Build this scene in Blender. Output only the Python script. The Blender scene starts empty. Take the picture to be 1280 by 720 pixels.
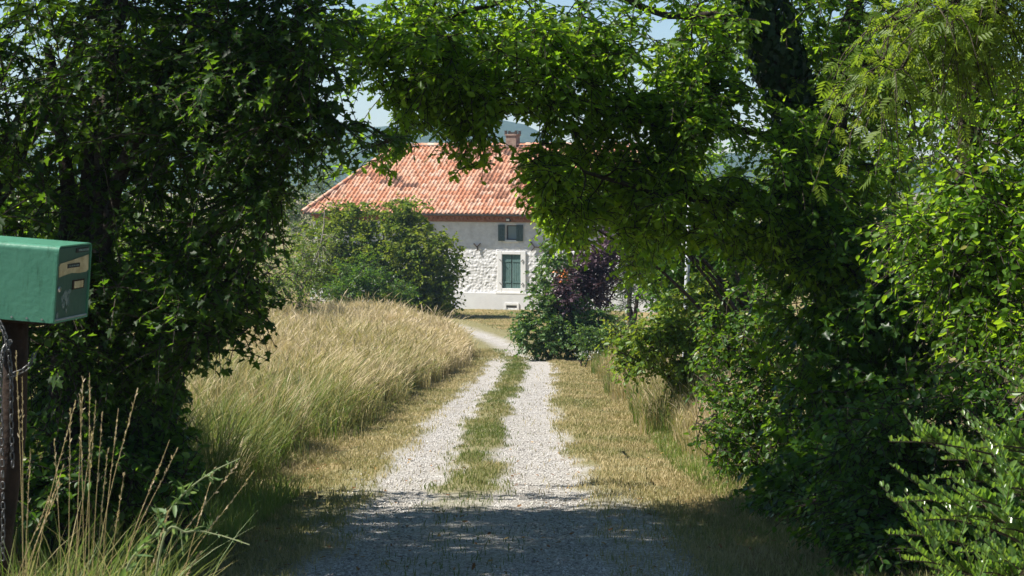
import bpy, bmesh, math, random
import numpy as np
from mathutils import Vector

random.seed(5)
F = 2400.0            # focal length in photo pixels (1280 wide)
HY = 205.0            # horizon row in the photo
C = bpy.context.scene.collection
scene = bpy.context.scene
rad = math.radians

# ------------------------------------------------------------------ helpers
def P(px, py, D):
    """point on the sight line of photo pixel (px, py) at depth D; the camera is the origin"""
    return np.array([(px - 640) / F * D, D, -(py - HY) / F * D])

_KD = np.array([-60, 0, 8, 16.4, 27.4, 40, 55, 75, 98, 130, 300, 600, 900, 5000.])
_KZ = np.array([-1.2, -1.55, -2.2, -2.9, -3.82, -4.76, -5.76, -6.62, -7.42, -7.7, -13, -17, -18, -18.])
def zc(D):
    D = np.asarray(D, float)
    s = 0
    for o in (-3, -1.5, 0, 1.5, 3):
        s = s + np.interp(D + o, _KD, _KZ)
    return s / 5
_XD = np.array([-60, 0, 16, 28, 42, 55, 60, 70, 80, 95, 400])
_XX = np.array([-.2, -.15, -.16, -.18, .05, .38, .25, -.7, -2.2, -5.5, -5.5])
def xc(D):
    D = np.asarray(D, float)
    s = 0
    for o in (-3, -1.5, 0, 1.5, 3):
        s = s + np.interp(D + o, _XD, _XX)
    return s / 5
def sstep(a, b, x):
    t = np.clip((x - a) / (b - a), 0, 1)
    return t * t * (3 - 2 * t)

class Noise3:
    def __init__(s, seed):
        s.t = np.random.default_rng(seed).random((32, 32, 32))
    def __call__(s, p, f=1.0):
        p = np.asarray(p, float) * f + 100
        i = np.floor(p).astype(int); t = p - i
        t = t * t * (3 - 2 * t)
        i0 = i % 32; i1 = (i + 1) % 32
        T = s.t
        def g(a, b, c): return T[a[..., 0], b[..., 1], c[..., 2]]
        x, y, z = t[..., 0], t[..., 1], t[..., 2]
        c00 = g(i0, i0, i0) * (1 - x) + g(i1, i0, i0) * x
        c10 = g(i0, i1, i0) * (1 - x) + g(i1, i1, i0) * x
        c01 = g(i0, i0, i1) * (1 - x) + g(i1, i0, i1) * x
        c11 = g(i0, i1, i1) * (1 - x) + g(i1, i1, i1) * x
        return (c00 * (1 - y) + c10 * y) * (1 - z) + (c01 * (1 - y) + c11 * y) * z
NZ = Noise3(11)
def n2(x, y, f): 
    return NZ(np.stack([np.asarray(x, float), np.asarray(y, float), np.zeros_like(np.asarray(x, float))], -1), f)

def ground_z(X, D):
    X = np.asarray(X, float); D = np.asarray(D, float)
    u = X - xc(D)
    z = zc(D)
    amp = .55 * (1 - .9 * sstep(60, 92, D))
    bank = sstep(-1.9, -4.2, u) * amp
    bank = bank + sstep(-4, -14, u) * .5 * (1 - sstep(50, 80, D)) 
    bank = bank + sstep(2.2, 6, u) * .35 * (1 - sstep(45, 60, D))
    far = 1 - sstep(130, 300, D)
    rough = (n2(X, D, .35) - .5) * .16 * sstep(1.3, 2.6, np.abs(u)) + (n2(X, D, 1.1) - .5) * .05 * sstep(1.2, 2.0, np.abs(u))
    return z + bank * far + rough
def gz(X, D): return float(ground_z(np.array([X]), np.array([D]))[0])

def np_mesh(name, V, loops, starts, mats, parent=None, face_attr=None, vert_attr=None, smooth=False, mat_idx=None):
    me = bpy.data.meshes.new(name)
    V = np.ascontiguousarray(V, np.float32)
    me.vertices.add(len(V)); me.vertices.foreach_set('co', V.ravel())
    me.loops.add(len(loops)); me.loops.foreach_set('vertex_index', np.ascontiguousarray(loops, np.int32))
    me.polygons.add(len(starts)); me.polygons.foreach_set('loop_start', np.ascontiguousarray(starts, np.int32))
    for k, a in (face_attr or {}).items():
        at = me.attributes.new(k, 'FLOAT', 'FACE'); at.data.foreach_set('value', np.ascontiguousarray(a, np.float32))
    for k, a in (vert_attr or {}).items():
        at = me.attributes.new(k, 'FLOAT', 'POINT'); at.data.foreach_set('value', np.ascontiguousarray(a, np.float32))
    if smooth: me.polygons.foreach_set('use_smooth', np.ones(len(starts), bool))
    me.update(calc_edges=True)
    for m in (mats if isinstance(mats, (list, tuple)) else [mats]): me.materials.append(m)
    if mat_idx is not None: me.polygons.foreach_set('material_index', np.ascontiguousarray(mat_idx, np.int32))
    o = bpy.data.objects.new(name, me); C.objects.link(o)
    if parent: o.parent = parent
    return o

def obj(name, bm, mat, parent=None, smooth=False):
    me = bpy.data.meshes.new(name)
    bmesh.ops.recalc_face_normals(bm, faces=bm.faces)
    if smooth:
        for f in bm.faces: f.smooth = True
    bm.to_mesh(me); bm.free()
    for m in (mat if isinstance(mat, (list, tuple)) else [mat]): me.materials.append(m)
    o = bpy.data.objects.new(name, me); C.objects.link(o)
    if parent: o.parent = parent
    return o
def tag(o, label=None, cat=None, group=None, kind=None):
    if label: o['label'] = label
    if cat: o['category'] = cat
    if group: o['group'] = group
    if kind: o['kind'] = kind
    return o
def thing(name, label, cat, loc=(0, 0, 0), rz=0, group=None):
    o = bpy.data.objects.new(name, None); C.objects.link(o)
    o.empty_display_size = .2
    o.location = [float(v) for v in loc]; o.rotation_euler = (0, 0, rz)
    return tag(o, label, cat, group)
def add_box(bm, x0, x1, y0, y1, z0, z1, bev=0):
    vs = [bm.verts.new(c) for c in ((x0,y0,z0),(x1,y0,z0),(x1,y1,z0),(x0,y1,z0),(x0,y0,z1),(x1,y0,z1),(x1,y1,z1),(x0,y1,z1))]
    fs = [bm.faces.new([vs[i] for i in q]) for q in ((0,3,2,1),(4,5,6,7),(0,1,5,4),(1,2,6,5),(2,3,7,6),(3,0,4,7))]
    if bev:
        es = list({e for f in fs for e in f.edges})
        bmesh.ops.bevel(bm, geom=es, offset=bev, segments=2, affect='EDGES', profile=.5)
def add_tube(bm, pts, r, n=8, cap=True):
    pts = [Vector(p) for p in pts]
    rs = r if isinstance(r, (list, tuple)) else [r] * len(pts)
    rings = []
    for i, p in enumerate(pts):
        t = (pts[min(i + 1, len(pts) - 1)] - pts[max(i - 1, 0)]).normalized()
        a = t.orthogonal().normalized() if i == 0 else (a - t * a.dot(t)).normalized()
        b = t.cross(a)
        rings.append([bm.verts.new(p + (a * math.cos(k * 2 * math.pi / n) + b * math.sin(k * 2 * math.pi / n)) * rs[i]) for k in range(n)])
    for i in range(len(rings) - 1):
        for k in range(n):
            bm.faces.new((rings[i][k], rings[i][(k + 1) % n], rings[i + 1][(k + 1) % n], rings[i + 1][k]))
    if cap:
        bm.faces.new(rings[0][::-1]); bm.faces.new(rings[-1])

# ------------------------------------------------------------------ materials
def new_mat(name):
    m = bpy.data.materials.new(name); m.use_nodes = True
    nt = m.node_tree; nt.nodes.clear()
    out = nt.nodes.new('ShaderNodeOutputMaterial')
    return m, nt, out
def nd(nt, t, **kw):
    n = nt.nodes.new(t)
    for k, v in kw.items():
        if k in n.inputs.keys(): n.inputs[k].default_value = v
        else: setattr(n, k, v)
    return n
def ramp(nt, stops, src):
    r = nt.nodes.new('ShaderNodeValToRGB')
    el = r.color_ramp.elements
    while len(el) < len(stops): el.new(.5)
    for e, (p, c) in zip(el, stops):
        e.position = p; e.color = (*c, 1)
    nt.links.new(src, r.inputs[0])
    return r
def leaf_mat(name, stops, trans, tw=.38, rough=.42, spec=.45):
    m, nt, out = new_mat(name)
    a = nd(nt, 'ShaderNodeAttribute', attribute_name='rnd')
    r = ramp(nt, stops, a.outputs['Fac'])
    p = nd(nt, 'ShaderNodeBsdfPrincipled', Roughness=rough)
    p.inputs['Specular IOR Level'].default_value = spec
    nt.links.new(r.outputs[0], p.inputs['Base Color'])
    t = nt.nodes.new('ShaderNodeBsdfTranslucent')
    tr = ramp(nt, trans, a.outputs['Fac'])
    nt.links.new(tr.outputs[0], t.inputs['Color'])
    mx = nd(nt, 'ShaderNodeMixShader', Fac=tw)
    nt.links.new(p.outputs[0], mx.inputs[1]); nt.links.new(t.outputs[0], mx.inputs[2])
    nt.links.new(mx.outputs[0], out.inputs[0])
    return m
def basic(name, c1, c2=None, scale=8, rough=.8, bump=0, bscale=None, spec=.3, detail=6, metallic=0, lo=.35, hi=.65, bdist=.02):
    m, nt, out = new_mat(name)
    p = nd(nt, 'ShaderNodeBsdfPrincipled', Roughness=rough, Metallic=metallic)
    p.inputs['Specular IOR Level'].default_value = spec
    tc = nt.nodes.new('ShaderNodeTexCoord')
    n = nd(nt, 'ShaderNodeTexNoise', Scale=scale, Detail=detail, Roughness=.65)
    nt.links.new(tc.outputs['Object'], n.inputs['Vector'])
    r = ramp(nt, [(lo, c1), (hi, c2 or c1)], n.outputs[0])
    nt.links.new(r.outputs[0], p.inputs['Base Color'])
    if bump:
        n2_ = nd(nt, 'ShaderNodeTexNoise', Scale=bscale or scale * 3, Detail=5)
        nt.links.new(tc.outputs['Object'], n2_.inputs['Vector'])
        b = nd(nt, 'ShaderNodeBump', Strength=bump, Distance=bdist)
        nt.links.new(n2_.outputs[0], b.inputs['Height']); nt.links.new(b.outputs[0], p.inputs['Normal'])
    nt.links.new(p.outputs[0], out.inputs[0])
    return m

G = lambda *c: c
M = {}
M['maple'] = leaf_mat('maple_leaf', [(0, G(.010,.028,.007)), (.6, G(.020,.052,.010)), (.95, G(.045,.09,.016)), (1, G(.16,.15,.02))], [(0, G(.10,.26,.010)), (1, G(.26,.44,.02))], .38, .5, .2)
M['oak'] = leaf_mat('oak_leaf', [(0, G(.030,.074,.009)), (.6, G(.062,.138,.012)), (.96, G(.10,.175,.02)), (1, G(.22,.20,.025))], [(0, G(.24,.50,.014)), (1, G(.52,.74,.03))], .48, .45, .30)
M['hedge'] = leaf_mat('hedge_leaf', [(0, G(.017,.050,.009)), (.6, G(.037,.094,.014)), (.95, G(.072,.145,.024)), (1, G(.18,.17,.028))], [(0, G(.12,.32,.012)), (1, G(.28,.48,.02))], .38, .40, .36)
M['yellowgreen'] = leaf_mat('dogwood_leaf', [(0, G(.05,.11,.012)), (.65, G(.10,.18,.02)), (.93, G(.20,.24,.025)), (1, G(.36,.25,.03))], [(0, G(.22,.40,.02)), (1, G(.46,.50,.04))], .40, .45, .3)
M['ash'] = leaf_mat('ash_leaf', [(0, G(.05,.10,.012)), (1, G(.12,.18,.022))], [(0, G(.26,.44,.02)), (1, G(.48,.60,.05))], .44, .48, .3)
M['privet'] = leaf_mat('privet_leaf', [(0, G(.06,.135,.028)), (1, G(.14,.23,.055))], [(0, G(.22,.44,.03)), (1, G(.40,.58,.06))], .36, .28, .7)
M['bush'] = leaf_mat('bush_leaf', [(0, G(.035,.08,.007)), (.5, G(.08,.14,.010)), (1, G(.19,.22,.018))], [(0, G(.18,.34,.012)), (1, G(.42,.50,.03))], .38, .55, .2)
M['fig'] = leaf_mat('glossy_bush_leaf', [(0, G(.03,.08,.018)), (.6, G(.06,.13,.03)), (1, G(.13,.20,.05))], [(0, G(.14,.30,.03)), (1, G(.28,.40,.04))], .34, .42, .38)
M['purple'] = leaf_mat('plum_leaf', [(0, G(.04,.022,.03)), (.6, G(.09,.052,.065)), (1, G(.21,.135,.155))], [(0, G(.09,.03,.035)), (1, G(.16,.05,.055))], .16, .42, .45)
M['needle'] = leaf_mat('pine_needle', [(0, G(.045,.075,.035)), (1, G(.11,.15,.08))], [(0, G(.08,.14,.05)), (1, G(.14,.2,.07))], .2, .55, .2)
M['fartree'] = leaf_mat('distant_leaf', [(0, G(.045,.10,.014)), (1, G(.12,.19,.03))], [(0, G(.22,.38,.02)), (1, G(.38,.50,.05))], .38, .55, .2)
M['paletree'] = leaf_mat('pale_leaf', [(0, G(.08,.13,.06)), (1, G(.17,.23,.11))], [(0, G(.2,.3,.1)), (1, G(.3,.4,.15))], .3, .55, .2)
M['ivy'] = leaf_mat('ivy_leaf', [(0, G(.010,.030,.009)), (1, G(.026,.06,.016))], [(0, G(.04,.1,.02)), (1, G(.08,.16,.02))], .15, .4, .3)
M['orange_flower'] = leaf_mat('orange_petal', [(0, G(.7,.16,.03)), (1, G(.85,.28,.05))], [(0, G(.7,.2,.03)), (1, G(.8,.3,.05))], .3)
M['white_flower'] = leaf_mat('white_petal', [(0, G(.7,.72,.7)), (1, G(.8,.8,.78))], [(0, G(.6,.6,.55)), (1, G(.7,.7,.65))], .3)
M['deadleaf'] = leaf_mat('fallen_leaf', [(0, G(.14,.07,.03)), (.6, G(.28,.14,.06)), (1, G(.42,.28,.10))], [(0, G(.2,.09,.03)), (1, G(.35,.2,.06))], .2, .7, .1)
M['meadow'] = leaf_mat('meadow_blade', [(0, G(.08,.13,.03)), (.25, G(.19,.20,.07)), (.45, G(.42,.345,.18)), (.8, G(.60,.49,.325)), (1, G(.72,.62,.46))],
                       [(0, G(.22,.36,.04)), (.4, G(.45,.40,.12)), (1, G(.66,.52,.28))], .3, .6, .25)
M['lawn'] = leaf_mat('lawn_blade', [(0, G(.08,.12,.03)), (.35, G(.22,.21,.08)), (.6, G(.40,.32,.16)), (1, G(.52,.43,.24))], [(0, G(.2,.3,.04)), (1, G(.5,.42,.2))], .25, .6, .25)
M['greengrass'] = leaf_mat('green_blade', [(0, G(.07,.13,.025)), (.5, G(.16,.21,.05)), (.75, G(.33,.28,.11)), (1, G(.55,.44,.24))], [(0, G(.22,.4,.04)), (.6, G(.4,.42,.1)), (1, G(.6,.48,.25))], .35, .5, .3)
M['weed'] = leaf_mat('weed_leaf', [(0, G(.07,.14,.05)), (1, G(.16,.24,.1))], [(0, G(.2,.36,.06)), (1, G(.3,.42,.1))], .3, .5, .3)
M['bark'] = basic('bark', G(.028,.022,.017), G(.075,.06,.047), 14, .9, .8, 40, .15, bdist=.03)
M['twig'] = basic('twig_bark', G(.05,.04,.03), G(.10,.08,.06), 20, .85, 0, spec=.2)
M['palebark'] = basic('pale_bark', G(.22,.19,.15), G(.4,.36,.3), 20, .8, 0, spec=.2)

# ------------------------------------------------------------------ leaf templates
def tmpl(half, fold=.22, droop=.15):
    R = half[1:-1]; n = len(R)
    V = [(0, half[0][1], 0)] + [(x, y, fold * x - droop * y * y) for x, y in R] + [(0, half[-1][1], -droop)] + [(-x, y, fold * x - droop * y * y) for x, y in R]
    f1 = list(range(0, n + 2)); f2 = [0] + [n + 1] + list(range(n + 1 + n, n + 1, -1))
    return np.array(V, float), [f1, f2[::1]]
T = {}
T['maple'] = tmpl([(0,0),(.36,.0),(.24,.24),(.54,.50),(.22,.56),(.17,.76),(0,1)])
T['oak'] = tmpl([(0,0),(.08,.12),(.2,.24),(.12,.36),(.30,.5),(.17,.6),(.31,.76),(.16,.83),(.13,.95),(0,1)])
T['ovate'] = tmpl([(0,0),(.22,.2),(.31,.45),(.2,.76),(0,1)])
T['privet'] = tmpl([(0,0),(.18,.22),(.24,.5),(.16,.8),(0,1)], .35, .1)
T['lance'] = tmpl([(0,0),(.12,.22),(.15,.5),(.08,.8),(0,1)])
T['rhomb'] = tmpl([(0,0),(.3,.45),(0,1)])
T['needle'] = tmpl([(0,0),(.035,.3),(0,1)], 0, .05)
def compound():
    V, Fc = [], []
    bv, bf = T['lance']
    def put(y, ang, s):
        ca, sa = math.cos(ang), math.sin(ang); k = len(V)
        for x, yy, z in bv * s: V.append((x * ca + yy * sa, y - x * sa + yy * ca, z - .22 * y * y - .25 * abs(yy * sa)))
        for f in bf: Fc.append([i + k for i in f])
    for i, y in enumerate((.28, .45, .62, .78)):
        for sgn in (-1, 1): put(y, sgn * 1.0, .42 - .03 * i)
    put(.82, 0, .4)
    return np.array(V), Fc
T['ash'] = compound()

class Leaves:
    def __init__(s): s.p, s.d, s.n, s.s, s.r = [], [], [], [], []
    def add(s, p, d, n, sz, r):
        s.p.append(p); s.d.append(d); s.n.append(n); s.s.append(sz); s.r.append(r)
    def count(s): return sum(len(a) for a in s.p)
    def build(s, name, tname, mat, parent):
        p, d, n = (np.concatenate(a) for a in (s.p, s.d, s.n)); sz = np.concatenate(s.s); r = np.concatenate(s.r)
        return leaf_mesh(name, tname, p, d, n, sz, r, mat, parent)
def unit(v): return v / np.maximum(np.linalg.norm(v, axis=-1, keepdims=True), 1e-9)
def leaf_mesh(name, tname, p, d, n, sz, r, mat, parent=None):
    tv, tf = T[tname]
    d = unit(d); x = unit(np.cross(d, n)); z = np.cross(x, d)
    k = len(p); nv = len(tv)
    W = tv[None, :, :] * sz[:, None, None]
    V = p[:, None, :] + W[..., 0:1] * x[:, None, :] + W[..., 1:2] * d[:, None, :] + W[..., 2:3] * z[:, None, :]
    lt = np.concatenate([np.array(f) for f in tf]); ln = np.array([len(f) for f in tf])
    st = np.concatenate([[0], np.cumsum(ln)[:-1]])
    loops = (lt[None, :] + (np.arange(k) * nv)[:, None]).ravel()
    starts = (st[None, :] + (np.arange(k) * len(lt))[:, None]).ravel()
    return np_mesh(name, V.reshape(-1, 3), loops, starts, mat, parent, {'rnd': np.repeat(r, len(tf))})

class Tubes:
    def __init__(s): s.V, s.Q, s.k = [], [], 0
    def add(s, pts, r, sides=6):
        pts = np.asarray(pts, float)
        if pts.ndim == 2: pts = pts[None]; r = np.asarray(r, float)[None]
        t_, n = pts.shape[:2]
        tan = np.empty_like(pts); tan[:, 1:-1] = pts[:, 2:] - pts[:, :-2]; tan[:, 0] = pts[:, 1] - pts[:, 0]; tan[:, -1] = pts[:, -1] - pts[:, -2]
        tan = unit(tan)
        main = unit(pts[:, -1] - pts[:, 0])
        ref = np.where(np.abs(main[:, 2:3]) > .8, np.array([[1., .2, 0]]), np.array([[.1, .15, 1.]]))[:, None, :]
        a = unit(np.cross(tan, np.broadcast_to(ref, tan.shape))); b = np.cross(tan, a)
        th = np.arange(sides) * 2 * math.pi / sides
        V = pts[:, :, None, :] + (a[:, :, None, :] * np.cos(th)[:, None] + b[:, :, None, :] * np.sin(th)[:, None]) * r[:, :, None, None]
        base = s.k + (np.arange(t_) * n * sides)[:, None, None]
        i = np.arange(n - 1)[None, :, None] * sides; k = np.arange(sides)[None, None, :]; k2 = (np.arange(sides) + 1)[None, None, :] % sides
        q = np.stack([base + i + k, base + i + k2, base + i + sides + k2, base + i + sides + k], -1).reshape(-1, 4)
        s.V.append(V.reshape(-1, 3)); s.Q.append(q); s.k += t_ * n * sides
    def build(s, name, mat, parent):
        V = np.concatenate(s.V); Q = np.concatenate(s.Q)
        return np_mesh(name, V, Q.ravel(), np.arange(len(Q)) * 4, mat, parent, smooth=True)

def spline(pts, n):
    """Catmull-Rom resample of a polyline"""
    pts = np.asarray(pts, float)
    pp = np.vstack([2 * pts[0] - pts[1], pts, 2 * pts[-1] - pts[-2]])
    out = []
    m = len(pts) - 1
    for t in np.linspace(0, m - 1e-6, n):
        i = int(t); f = t - i
        a, b, c, d = pp[i:i + 4]
        out.append(.5 * ((2 * b) + (c - a) * f + (2 * a - 5 * b + 4 * c - d) * f * f + (3 * b - 3 * c + d - a) * f ** 3))
    return np.array(out)

def proj(p):
    return 640 + F * p[:, 0] / p[:, 1], HY - F * p[:, 2] / p[:, 1]
def holes(*hs):
    def f(x, y):
        k = np.ones(len(x), bool)
        for a, b, rx, ry in hs: k &= ((x - a) / rx) ** 2 + ((y - b) / ry) ** 2 > 1
        return k
    return f
def below(*pts):      # keep what stands above this lower outline of the crown
    xs, ys = zip(*pts)
    return lambda x, y: y + 62 * (n2(x, y * .4, .045) - .56) < np.interp(x, xs, ys)
def left_of(*pts):
    ys, xs = zip(*pts)
    return lambda x, y: x + 60 * (n2(x * .6, y, .04) - .5) < np.interp(y, ys, xs)
def right_of(*pts):
    ys, xs = zip(*pts)
    return lambda x, y: x + 46 * (n2(x * .6, y, .04) - .5) > np.interp(y, ys, xs)
def both(*fs): return lambda x, y: np.logical_and.reduce([f(x, y) for f in fs])
def plant(name, label, cat, base, limbs, blobs, tmplate, mat, leaf, seed, bark='bark', nt=5, tl=.38, nl=9, droop=.35,
          gap=.0, gapf=1.1, shell=.5, mode='alternate', group=None, upright=.0, jitter=.55, twig_r=.0045, br=.014, up=.7,
          rshift=0.0, extra=None, clip=None, stem_name='trunk', crown_name='crown'):
    """limbs: list of (points, r0, r1); blobs: list of (center, radii, number of clumps)"""
    rs = np.random.default_rng(seed)
    root = thing(name, label, cat, base, 0, group)
    inv = np.array(base, float)
    tb = Tubes(); nodes, nrad = [], []
    for pts, r0, r1 in limbs:
        m = max(8, 5 * len(pts)); sp = spline(pts, m)
        sp = sp + (rs.random(sp.shape) - .5) * (r0 * .35)
        rr = r0 + (r1 - r0) * np.linspace(0, 1, m) ** .8
        rr = rr * (1 + (rs.random(m) - .5) * .14)
        tb.add(sp - inv, rr, 10 if r0 > .08 else 7); nodes.append(sp[1:]); nrad.append(rr[1:])
    nodes = np.concatenate(nodes); nrad = np.concatenate(nrad)
    cs = []
    for c, r, n in blobs:
        c = np.asarray(c, float); r = np.asarray(r, float)
        got = 0; guard = 0
        while got < n and guard < 60:
            guard += 1
            k = n * 2
            dirs = unit(rs.normal(size=(k, 3))); q = c + dirs * (rs.random((k, 1)) ** shell) * r
            if gap > 0:
                q = q[NZ(q + seed * 3.7, gapf) > gap * (.8 + .4 * rs.random(len(q)))]
            q = q[q[:, 2] > ground_z(q[:, 0], q[:, 1]) + .12]
            q = q[:n - got]; got += len(q); cs.append(q)
    cs = np.concatenate(cs)
    if clip is not None: cs = cs[clip(*proj(cs))]
    # greedy attachment: near ones first
    dmin = np.min(np.linalg.norm(cs[:, None, :] - nodes[None, :, :], axis=-1), axis=1) if len(nodes) * len(cs) < 4e6 else rs.random(len(cs))
    order = np.argsort(dmin); cs = cs[order]
    cap = len(nodes) + len(cs) * 4
    N = np.empty((cap, 3)); R = np.empty(cap); k = len(nodes); N[:k] = nodes; R[:k] = nrad
    att = np.empty_like(cs); segs, segr = [], []
    for i, c in enumerate(cs):
        d = np.linalg.norm(N[:k] - c, axis=1)
        j = int(np.argmin(d)); a = N[j]; att[i] = a
        L = d[j]; t = np.linspace(0, 1, 5)[:, None]
        mid = (a + c) / 2 + rs.normal(size=3) * .10 * L + np.array([0, 0, .10 * L])
        sp = (1 - t) ** 2 * a + 2 * t * (1 - t) * mid + t * t * c
        r0 = min(R[j] * .7, br + .006 * L); r1 = max(r0 * .45, twig_r)
        segs.append(sp); segr.append(np.linspace(r0, r1, 5))
        N[k:k + 4] = sp[1:]; R[k:k + 4] = np.linspace(r0, r1, 5)[1:]; k += 4
    tb.add(np.array(segs) - inv, np.array(segr), 5)
    # twigs
    nc = len(cs)
    outd = unit(cs - att)
    d = unit(np.repeat(outd, nt, 0) * .55 + rs.normal(size=(nc * nt, 3)) * np.array([.75, .75, .5]) + np.array([0, 0, upright]))
    L = tl * (.55 + .8 * rs.random(nc * nt))
    c = np.repeat(cs, nt, 0); clr = np.repeat(rs.random(nc), nt)
    if clip is not None:
        q = c + d * (L * .8)[:, None] - np.array([0, 0, 1.]) * (droop * L * .64)[:, None]
        k_ = clip(*proj(q)); c, d, L, clr = c[k_], d[k_], L[k_], clr[k_]
    nn_ = len(c)
    def curve(t): return c + d * (L * t)[:, None] + np.array([0, 0, -1.]) * (droop * L * t * t)[:, None]
    tw = np.stack([curve(np.full(nn_, t)) for t in (0, .35, .7, 1.0)], 1)
    tb.add(tw - inv, np.repeat(np.array([[1.2, 1, .75, .4]]) * twig_r, nn_, 0), 3)
    lv = Leaves()
    upv = np.array([0, 0, 1.])
    for i in range(nl):
        t = np.clip((i + .6) / nl + (rs.random(nn_) - .5) * .06, 0, 1)
        pos = curve(t); tan = unit(d + np.array([0, 0, -2.]) * (droop * t)[:, None])
        side = unit(np.cross(tan, upv) + 1e-6)
        for sg in ((1, -1) if mode == 'opposite' else ((1 if i % 2 else -1),)):
            if mode == 'opposite':
                ld = tan * .35 + side * sg * .45 + upv * .62 + rs.normal(size=pos.shape) * .16
                nn = -tan * .2 - side * sg * .7 + upv * .5 + rs.normal(size=pos.shape) * .2
            else:
                ld = tan * .5 + side * sg * .8 + rs.normal(size=pos.shape) * .38 - upv * .25 
                nn = upv * up + rs.normal(size=pos.shape) * jitter
            sz = leaf * (.45 + .8 * rs.random(len(pos)))
            if mode == 'opposite': sz = sz * (1 - .45 * t)
            lv.add(pos - inv, ld, nn, sz, np.clip(.45 * clr + .55 * rs.random(len(pos)) + rshift, 0, 1))
    tr = tb.build(stem_name, M[bark], root)
    cr = lv.build(crown_name, tmplate, M[mat], root)
    if extra: extra(root, cs, rs, inv)
    return root
def B(px, py, D, rx, ry, rD, n): return (P(px, py, D), (rx / F * D, rD, ry / F * D), n)
def PL(D, *pts):
    """polyline from photo pixels; each (px, py) or (px, py, D)"""
    return [P(p[0], p[1], p[2] if len(p) > 2 else D) for p in pts]
def on_ground(X, D): return np.array([X, D, gz(X, D)])

# ------------------------------------------------------------------ ground, hills, driveway
def build_ground():
    xs = np.concatenate([[-2100, -900, -400, -200, -110, -70, -50, -38, -30, -25, -21, -18], np.arange(-16, -6, .5), np.arange(-6, 6.01, .25), np.arange(6.5, 16.1, .5), [18, 21, 25, 30, 38, 50, 70, 110, 200, 400, 900, 2100]])
    ds = np.concatenate([[-300, -150, -80, -40, -20, -10, -5, -2], np.arange(0, 70, .4), np.arange(70, 125, 1.), [130, 140, 155, 175, 200, 250, 320, 420, 560, 750, 960, 1300, 1980]])
    X, D = np.meshgrid(xs, ds)
    Z = ground_z(X, D)
    u = X - xc(D)
    nx, ny = len(xs), len(ds)
    idx = np.arange(nx * ny).reshape(ny, nx)
    q = np.stack([idx[:-1, :-1], idx[:-1, 1:], idx[1:, 1:], idx[1:, :-1]], -1).reshape(-1, 4)
    m, nt, out = new_mat('dry_ground')
    p = nd(nt, 'ShaderNodeBsdfPrincipled', Roughness=.95); p.inputs['Specular IOR Level'].default_value = .1
    geo = nt.nodes.new('ShaderNodeNewGeometry')
    n1 = nd(nt, 'ShaderNodeTexNoise', Scale=.9, Detail=8, Roughness=.7); nt.links.new(geo.outputs['Position'], n1.inputs['Vector'])
    nf = nd(nt, 'ShaderNodeTexNoise', Scale=38, Detail=5, Roughness=.75); nt.links.new(geo.outputs['Position'], nf.inputs['Vector'])
    r1 = ramp(nt, [(.36, G(.12,.15,.05)), (.47, G(.24,.21,.09)), (.56, G(.36,.28,.14)), (.72, G(.42,.35,.20))], n1.outputs[0])
    r2 = ramp(nt, [(.3, G(.45,.42,.36)), (.5, G(.8,.78,.74)), (.68, G(1.0,1.0,1.0))], nf.outputs[0])
    mx = nt.nodes.new('ShaderNodeMix'); mx.data_type = 'RGBA'; mx.blend_type = 'MULTIPLY'; mx.inputs[0].default_value = 1
    nt.links.new(r1.outputs[0], mx.inputs[6]); nt.links.new(r2.outputs[0], mx.inputs[7])
    # litter and dead thatch below the hedges and the meadow
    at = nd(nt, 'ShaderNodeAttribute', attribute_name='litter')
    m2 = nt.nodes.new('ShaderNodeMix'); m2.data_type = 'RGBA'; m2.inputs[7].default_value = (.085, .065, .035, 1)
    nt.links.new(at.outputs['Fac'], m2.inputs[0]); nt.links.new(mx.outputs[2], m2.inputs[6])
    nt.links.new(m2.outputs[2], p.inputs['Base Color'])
    b = nd(nt, 'ShaderNodeBump', Strength=.9, Distance=.03); nt.links.new(nf.outputs[0], b.inputs['Height']); nt.links.new(b.outputs[0], p.inputs['Normal'])
    nt.links.new(p.outputs[0], out.inputs[0])
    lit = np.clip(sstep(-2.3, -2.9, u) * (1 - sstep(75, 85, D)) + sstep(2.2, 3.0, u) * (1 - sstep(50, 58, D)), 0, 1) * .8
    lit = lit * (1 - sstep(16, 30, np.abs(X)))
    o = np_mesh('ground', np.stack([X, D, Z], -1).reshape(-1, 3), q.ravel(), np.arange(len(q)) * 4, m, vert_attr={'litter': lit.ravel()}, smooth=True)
    tag(o, kind='structure')
build_ground()

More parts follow.
